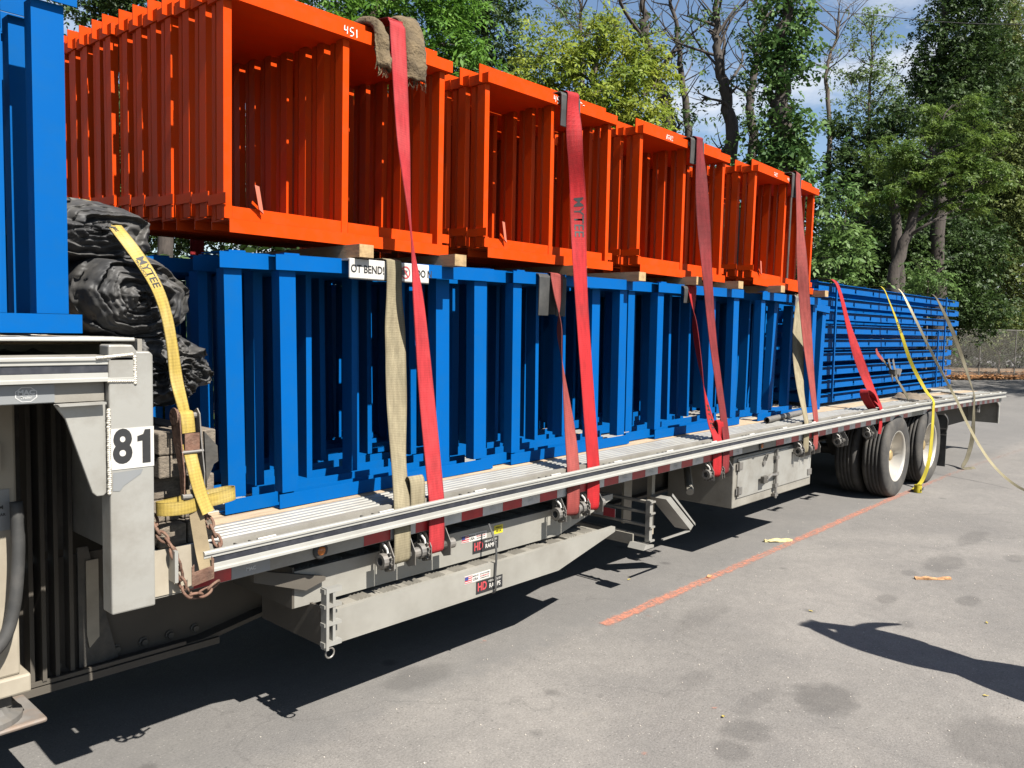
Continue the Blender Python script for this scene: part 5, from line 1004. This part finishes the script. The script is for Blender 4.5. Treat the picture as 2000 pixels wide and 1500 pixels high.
    ('understory_tree', 'shaded dark understory tree behind the feathery one', 'dark', (0.14, 0.075), 5, [[32.31, 8.19, 5.41, 1.47, 1.37, 6118], [33.48, 6.86, 5.06, 1.56, 1.37, 6525], [34.67, 5.57, 5.29, 1.47, 1.47, 6555], [32.64, 7.64, 3.67, 1.56, 0.98, 4661], [33.94, 6.17, 3.22, 1.56, 0.98, 4661], [34.99, 5.01, 3.15, 1.17, 1.17, 4195]], [[33.46, 6.48, -0.05], [33.56, 6.56, 2.92], [33.6, 6.71, 4.87]], 0.16),
]
WOOD = [[11.16, 24.12, 6.65, 4.26, 3.77, 33171], [16.17, 20.1, 6.63, 4.43, 3.92, 35772], [20.94, 16.41, 7.28, 3.53, 3.18, 23159], [23.29, 13.74, 6.47, 2.83, 2.47, 14410], [27.72, 11.78, 5.76, 3.79, 2.65, 20678], [34.21, 10.4, 3.8, 2.57, 2.36, 12521], [42.62, 10.13, 4.22, 4.04, 2.78, 23107], [50.21, 8.18, 8.43, 3.33, 5.83, 40033], [52.34, 9.5, 15.09, 2.9, 3.48, 20836], [32.47, 12.3, 3.75, 5.58, 1.29, 14797], [57.22, 8.79, 2.42, 4.1, 2.84, 24001], [54.65, 11.55, 1.72, 2.84, 1.89, 11077], [41.98, 11.17, 7.47, 2.78, 3.03, 17330], [45.59, 8.8, 8.46, 3.36, 4.4, 30484], [48.63, 7.37, 12.64, 2.12, 3.97, 17369]]
for i, (nm, lb, mt, leaf, sprig, blobs, trunk, r0) in enumerate(TREES): tree(nm, lb, mt, leaf, sprig, blobs, trunk, r0, 100 + i)
WOOD += [(x, 8.2 + 1.2 * math.sin(x * 1.7), 1.2, 2.1, 1.5, 6000) for x in range(0, 31, 3)]       # undergrowth along the far edge of the lot
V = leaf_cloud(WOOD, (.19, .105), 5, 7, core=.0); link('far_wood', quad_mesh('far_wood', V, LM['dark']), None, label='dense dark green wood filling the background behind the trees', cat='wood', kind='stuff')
tree('shade_tree', 'broad tree beyond the right edge that shades the far asphalt', 'mid', (.16, .08), 5, [(31.0, -2.6, 7.4, 2.6, 1.5, 5000), (34.0, -2.4, 7.2, 2.6, 1.5, 5000), (37.5, -2.6, 7.6, 2.8, 1.6, 5000), (41.0, -2.8, 7.4, 2.8, 1.6, 5000), (44.5, -3.0, 7.4, 2.8, 1.6, 5000)], [(36.5, -3.0, -.05), (36.4, -3.0, 3), (36.6, -2.8, 6), (36.8, -2.7, 7.5)], .3, 300)
# verge, leaf litter, chain-link fence
m_earth = M('brown_earth', (.185, .120, .070), .95, var=.3, scale=1.2, bump=.6, bscale=12, dirt=((.30, .17, .09), .7, 2.2))
g = G(); vp = [(-10, 6.0), (20, 6.4), (30, 9.4), (34.6, 8.1), (39.5, 5.6), (44.0, 3.1), (52, -1.2), (60, 6), (46, 13), (30, 22), (-10, 30)]
g.add([(x, y, .012) for x, y in vp], [tuple(range(len(vp)))]); g.obj('verge', m_earth, kind='structure')
r_ = np.random.default_rng(5); n_ = 9000; u = r_.random(n_); v = r_.random(n_) ** 1.6
A = np.array([33.0, 9.2, 0]); B_ = np.array([51.0, -.4, 0]); nrm = np.array([.49, .87, 0])
P = A + (B_ - A) * u[:, None] + nrm * (v * 5.5 - .35)[:, None]; P[:, 2] = .02 + r_.random(n_) * .05
a = r_.random(n_) * 6.283; d = np.stack([np.cos(a), np.sin(a), r_.normal(0, .25, n_)], 1) * .085; s_ = np.stack([-np.sin(a), np.cos(a), r_.normal(0, .25, n_)], 1) * .05
link('leaf_litter', quad_mesh('leaf_litter', np.stack([P - d, P + s_, P + d, P - s_], 1).reshape(-1, 3), leaf_mat('dead_leaves', (.20, .085, .035), (.42, .22, .10), .1)), None, label='brown fallen leaves along the foot of the chain-link fence', cat='leaves', kind='stuff')
fd = Vector((1.906, -1.065, 0)); f0 = Vector((42.477, 6.485, 0)); fence = thing('chain_link_fence', 'rusty grey chain-link fence at the edge of the wood', 'fence', tuple(f0)); m_fence = M('fence_steel', (.20, .19, .17), .6, .4, var=.3, scale=6)
for k in range(-5, 5): p = fd * k; G().tube([tuple(p), tuple(p + Vector((0, 0, 2.2)))], .030, 8).obj('fence_post', m_fence, fence)
a, b_ = fd * -5, fd * 4; G().tube([tuple(a + Vector((0, 0, 2.17))), tuple(b_ + Vector((0, 0, 2.17)))], .022, 6).obj('top_rail', m_fence, fence)
g = G(); Lf = (b_ - a).length; e = (b_ - a).normalized(); H_ = 2.12; st = .085; n_ = int((Lf + H_) / st)
for s_ in (0, 1):
    for k in range(n_):
        u0 = k * st - (H_ if s_ == 0 else 0); u1 = u0 + H_ if s_ == 0 else u0 - H_; z0, z1 = .03, H_ + .03
        p0, p1 = (u0, z0), (u1, z1)
        def clip(p0, p1):
            (ua, za), (ub, zb_) = p0, p1
            def at_(uu): return za + (zb_ - za) * (uu - ua) / (ub - ua)
            lo, hi = (p0, p1) if ua < ub else (p1, p0)
            if hi[0] <= 0 or lo[0] >= Lf: return None
            A_ = (max(lo[0], 0), at_(max(lo[0], 0))); B2 = (min(hi[0], Lf), at_(min(hi[0], Lf))); return A_, B2
        c_ = clip(p0, p1)
        if c_: g.tube([tuple(a + e * c_[0][0] + Vector((0, 0, c_[0][1]))), tuple(a + e * c_[1][0] + Vector((0, 0, c_[1][1])))], .0045, 3, False)
g.obj('wire_mesh', m_fence, fence)
# overhead wire
g = G(); A = Vector((22.0, 13.5, 15.5)); g.tube(catmull([(24.9, 11.2, 12.72), (27.21, 7.82, 12.32), (29.03, 4.15, 11.62), (31.2, -.5, 11.2)], 8), .012, 5); g.obj('overhead_wire', m_blackrub, label='thin overhead utility wire crossing the upper right sky', cat='wire')

# ------------------------------------------------------------------ small debris on the asphalt
def chip(label, x, y, ln, wd, ang, mat, name, cat, seed, group=None):
    t = thing(name, label, cat, (x, y, .0), (0, 0, ang), group); rr = random.Random(seed); n_ = 7; g = G()
    for k in range(n_):
        u = -ln / 2 + ln * k / (n_ - 1); w_ = wd * (.35 + .65 * math.sin(math.pi * (k + .4) / n_)) * rr.uniform(.6, 1.1)
        for (s_, z) in ((-1, .003), (1, .003), (1, .003 + wd * rr.uniform(.1, .35)), (-1, .003 + wd * rr.uniform(.1, .35))): g.v.append((u, s_ * w_ / 2 + rr.uniform(-.004, .004), z))
    for k in range(n_ - 1):
        for q in range(4): j = (q + 1) % 4; g.f.append((k * 4 + q, k * 4 + 4 + q, k * 4 + 4 + j, k * 4 + j))
    g.f += [(0, 1, 2, 3), tuple(len(g.v) - 1 - i for i in range(4))]; g.obj('fragment', mat, t); return t
m_splint = M('pale_splintered_wood', (.62, .52, .26), .9, var=.3, scale=40, bump=.6, bscale=60); m_splint2 = M('orange_brown_bark', (.48, .26, .12), .9, var=.4, scale=40, bump=.6)
chip('pale splintered wood scrap lying on the orange painted line', 6.75, .115, .26, .07, R(-38), m_splint, 'wood_scrap', 'wood scrap', 1); chip('long brown bark strip on the asphalt among the oil stains', 6.56, -1.18, .27, .05, R(-46), m_splint2, 'bark_strip', 'wood scrap', 2)
chip('small tan wood chip on the orange painted line', 5.38, .03, .06, .035, R(10), m_splint2, 'wood_chip', 'wood scrap', 3)
m_yl = M('fallen_yellow_leaf', (.42, .33, .08), .7)
for i, (x, y, lb) in enumerate([(4.89, .414, 'yellow fallen leaf on the asphalt beside the trailer shadow'), (5.195, -.81, 'yellow fallen leaf near the tip of the person shadow'), (3.45, -1.10, 'yellow fallen leaf between the two dark oil stains'), (4.6, -1.95, 'yellow fallen leaf inside the person shadow'), (5.8, -1.7, 'yellow fallen leaf right of the person shadow')]):
    t = thing('fallen_leaf', lb, 'leaf', (x, y, .004), (0, 0, i * 1.7), 'fallen yellow leaves'); g = G(); g.v = [(-.014, 0, 0), (-.003, .009, .004), (.011, .004, .002), (.017, 0, .006), (.010, -.006, .003), (-.004, -.008, .004)]; g.f = [(0, 1, 2, 3), (0, 3, 4, 5)]; g.obj('blade', m_yl, t)
rs = np.random.default_rng(11); n_ = 420; g = G()
for k in range(n_):
    x, y = rs.uniform(1.5, 9), rs.uniform(-2.4, .3); s_ = rs.uniform(.002, .0055)
    g.lathe([(.0005, s_ * 1.1), (s_ * .8, s_ * .7), (s_, .001)], (x, y, .0), 'z', 5)
g.obj('loose_grit', M('pale_grit', (.42, .38, .33), .9, var=.4, scale=30), kind='stuff', label='scattered pale grit on the asphalt', cat='grit')

# ------------------------------------------------------------------ the person whose shadow falls into the picture
def person():
    J = {'pelvis': (4.90, -2.70, .95, .165), 'waist': (4.91, -2.70, 1.08, .155), 'chest': (4.92, -2.70, 1.30, .175), 'neck': (4.93, -2.69, 1.50, .060), 'head0': (4.94, -2.68, 1.60, .085), 'head': (4.94, -2.67, 1.69, .095), 'top': (4.94, -2.67, 1.765, .070),
         'sl': (4.78, -2.70, 1.44, .085), 'el': (4.775, -2.67, 1.74, .070), 'wl': (4.84, -2.63, 1.96, .048), 'hl': (4.875, -2.62, 2.03, .042),
         'sr': (5.05, -2.70, 1.44, .085), 'er': (5.06, -2.67, 1.74, .070), 'wr': (4.98, -2.63, 1.94, .048), 'hr': (4.945, -2.62, 2.01, .042),
         'hipl': (4.78, -2.70, .86, .115), 'kl': (4.70, -2.69, .48, .078), 'al': (4.70, -2.71, .10, .047), 'tl': (4.70, -2.55, .045, .042), 'hipr': (5.04, -2.70, .86, .115), 'kr': (5.14, -2.69, .48, .078), 'ar': (5.14, -2.71, .10, .047), 'tr': (5.15, -2.55, .045, .042)}
    E_ = [('pelvis', 'waist'), ('waist', 'chest'), ('chest', 'neck'), ('neck', 'head0'), ('head0', 'head'), ('head', 'top'), ('chest', 'sl'), ('sl', 'el'), ('el', 'wl'), ('wl', 'hl'), ('chest', 'sr'), ('sr', 'er'), ('er', 'wr'), ('wr', 'hr'), ('pelvis', 'hipl'), ('hipl', 'kl'), ('kl', 'al'), ('al', 'tl'), ('pelvis', 'hipr'), ('hipr', 'kr'), ('kr', 'ar'), ('ar', 'tr')]
    hand = {}
    for s_, (h, dx) in {'l': ('hl', -1), 'r': ('hr', 1)}.items():
        hx, hy, hz, _ = J[h]
        for q in range(4):
            b = f'f{s_}{q}'; J[b + 'a'] = (hx + (q - 1.5) * .021, hy + .01, hz + .055, .011); J[b + 'b'] = (hx + (q - 1.5) * .024, hy + .03, hz + .095 + .008 * (q in (1, 2)), .009); E_ += [(h, b + 'a'), (b + 'a', b + 'b')]
        J[f't{s_}a'] = (hx + dx * -.045, hy + .02, hz + .02, .012); J[f't{s_}b'] = (hx + dx * -.06, hy + .035, hz + .055, .010); E_ += [(h, f't{s_}a'), (f't{s_}a', f't{s_}b')]
    FT = {'chest': 1.12, 'waist': 1.1}
    names = list(J); base = Vector((4.92, -2.70, 0)); me = bpy.data.meshes.new('person')
    me.from_pydata([tuple(Vector(J[k][:3]) - base) for k in names], [(names.index(a), names.index(b)) for a, b in E_], [])
    o = bpy.data.objects.new('person', me); col.objects.link(o); o.location = base
    sk = o.modifiers.new('skin', 'SKIN'); sk.use_smooth_shade = True
    if not me.skin_vertices: bpy.context.view_layer.objects.active = o
    if not me.skin_vertices:
        with bpy.context.temp_override(object=o, active_object=o): bpy.ops.mesh.customdata_skin_add()
    for i, k in enumerate(names): me.skin_vertices[0].data[i].radius = (J[k][3] * FT.get(k, 1.12), J[k][3] * FT.get(k, 1.12) * (.78 if k in ('chest', 'waist', 'pelvis') else 1)); me.skin_vertices[0].data[i].use_root = (k == 'pelvis')
    sb = o.modifiers.new('sub', 'SUBSURF'); sb.levels = 2; sb.render_levels = 2
    m = bpy.data.materials.new('person_clothes'); m.use_nodes = True; n = m.node_tree.nodes; l = m.node_tree.links.new; tcx = n.new('ShaderNodeTexCoord'); sx = n.new('ShaderNodeSeparateXYZ'); l(tcx.outputs['Object'], sx.inputs[0])
    rp2 = n.new('ShaderNodeMapRange'); rp2.inputs['From Max'].default_value = 2.1; l(sx.outputs[2], rp2.inputs['Value'])
    cr2 = n.new('ShaderNodeValToRGB'); cr2.color_ramp.interpolation = 'CONSTANT'; el = cr2.color_ramp.elements; el[0].color = (.02, .018, .016, 1); el[1].position = .055; el[1].color = (.035, .05, .10, 1)
    for p_, c_ in ((.465, (.30, .31, .30, 1)), (.725, (.42, .24, .16, 1))): q = el.new(p_); q.color = c_
    l(rp2.outputs['Result'], cr2.inputs['Fac']); l(cr2.outputs['Color'], n['Principled BSDF'].inputs['Base Color']); n['Principled BSDF'].inputs['Roughness'].default_value = .8; me.materials.append(m)
    tag(o, 'person in jeans and grey shirt with both arms raised, beyond the right edge', 'person')
    cap = G(); cap.lathe([(.001, .10), (.05, .095), (.085, .07), (.104, .02), (.106, -.01)], (.02, .03, 1.735), 'z', 20); cap.obj('cap', m_ink, o, True); G().prism([(-.06, .10), (.10, .10), (.08, .21), (.02, .235), (-.04, .21)], 'z', 1.722, 1.730).obj('cap_brim', m_ink, o)
    for s_ in (-1, 1):
        G().lathe([(.001, -.008), (.007, -.006), (.010, 0)], (.02 + s_ * .034, .118, 1.69), 'y', 8).obj('eye', m_white, o); G().lathe([(.001, .02), (.012, .012), (.018, 0)], (.02 + s_ * .094, .03, 1.675), 'x', 8).obj('ear', M('skin', (.42, .24, .16), .6), o)
    G().prism([(.012, 1.69), (.028, 1.69), (.034, 1.645), (.006, 1.645)], 'y', .11, .135).obj('nose', M('skin', (.42, .24, .16), .6), o); G().box(-.01, .05, .105, .118, 1.612, 1.622).obj('mouth', m_flagred, o)
    return o
person()
t = thing('shadow_protrusion', 'made-up unseen gloves clutched beside the head of the person beyond the right edge', 'protrusion', (5.10, -2.66, 1.80)); G().tube(catmull([(-.05, 0, .02), (.05, 0, .01), (.14, 0, -.05), (.23, 0, -.15)], 5), [.05, .05, .048, .045, .043, .04, .038, .036, .034, .032, .03, .027, .024, .02, .016, .01], 8).obj('protrusion_tube', m_burlap, t, True)  # unseen tube added to give the person's shadow its side bulge
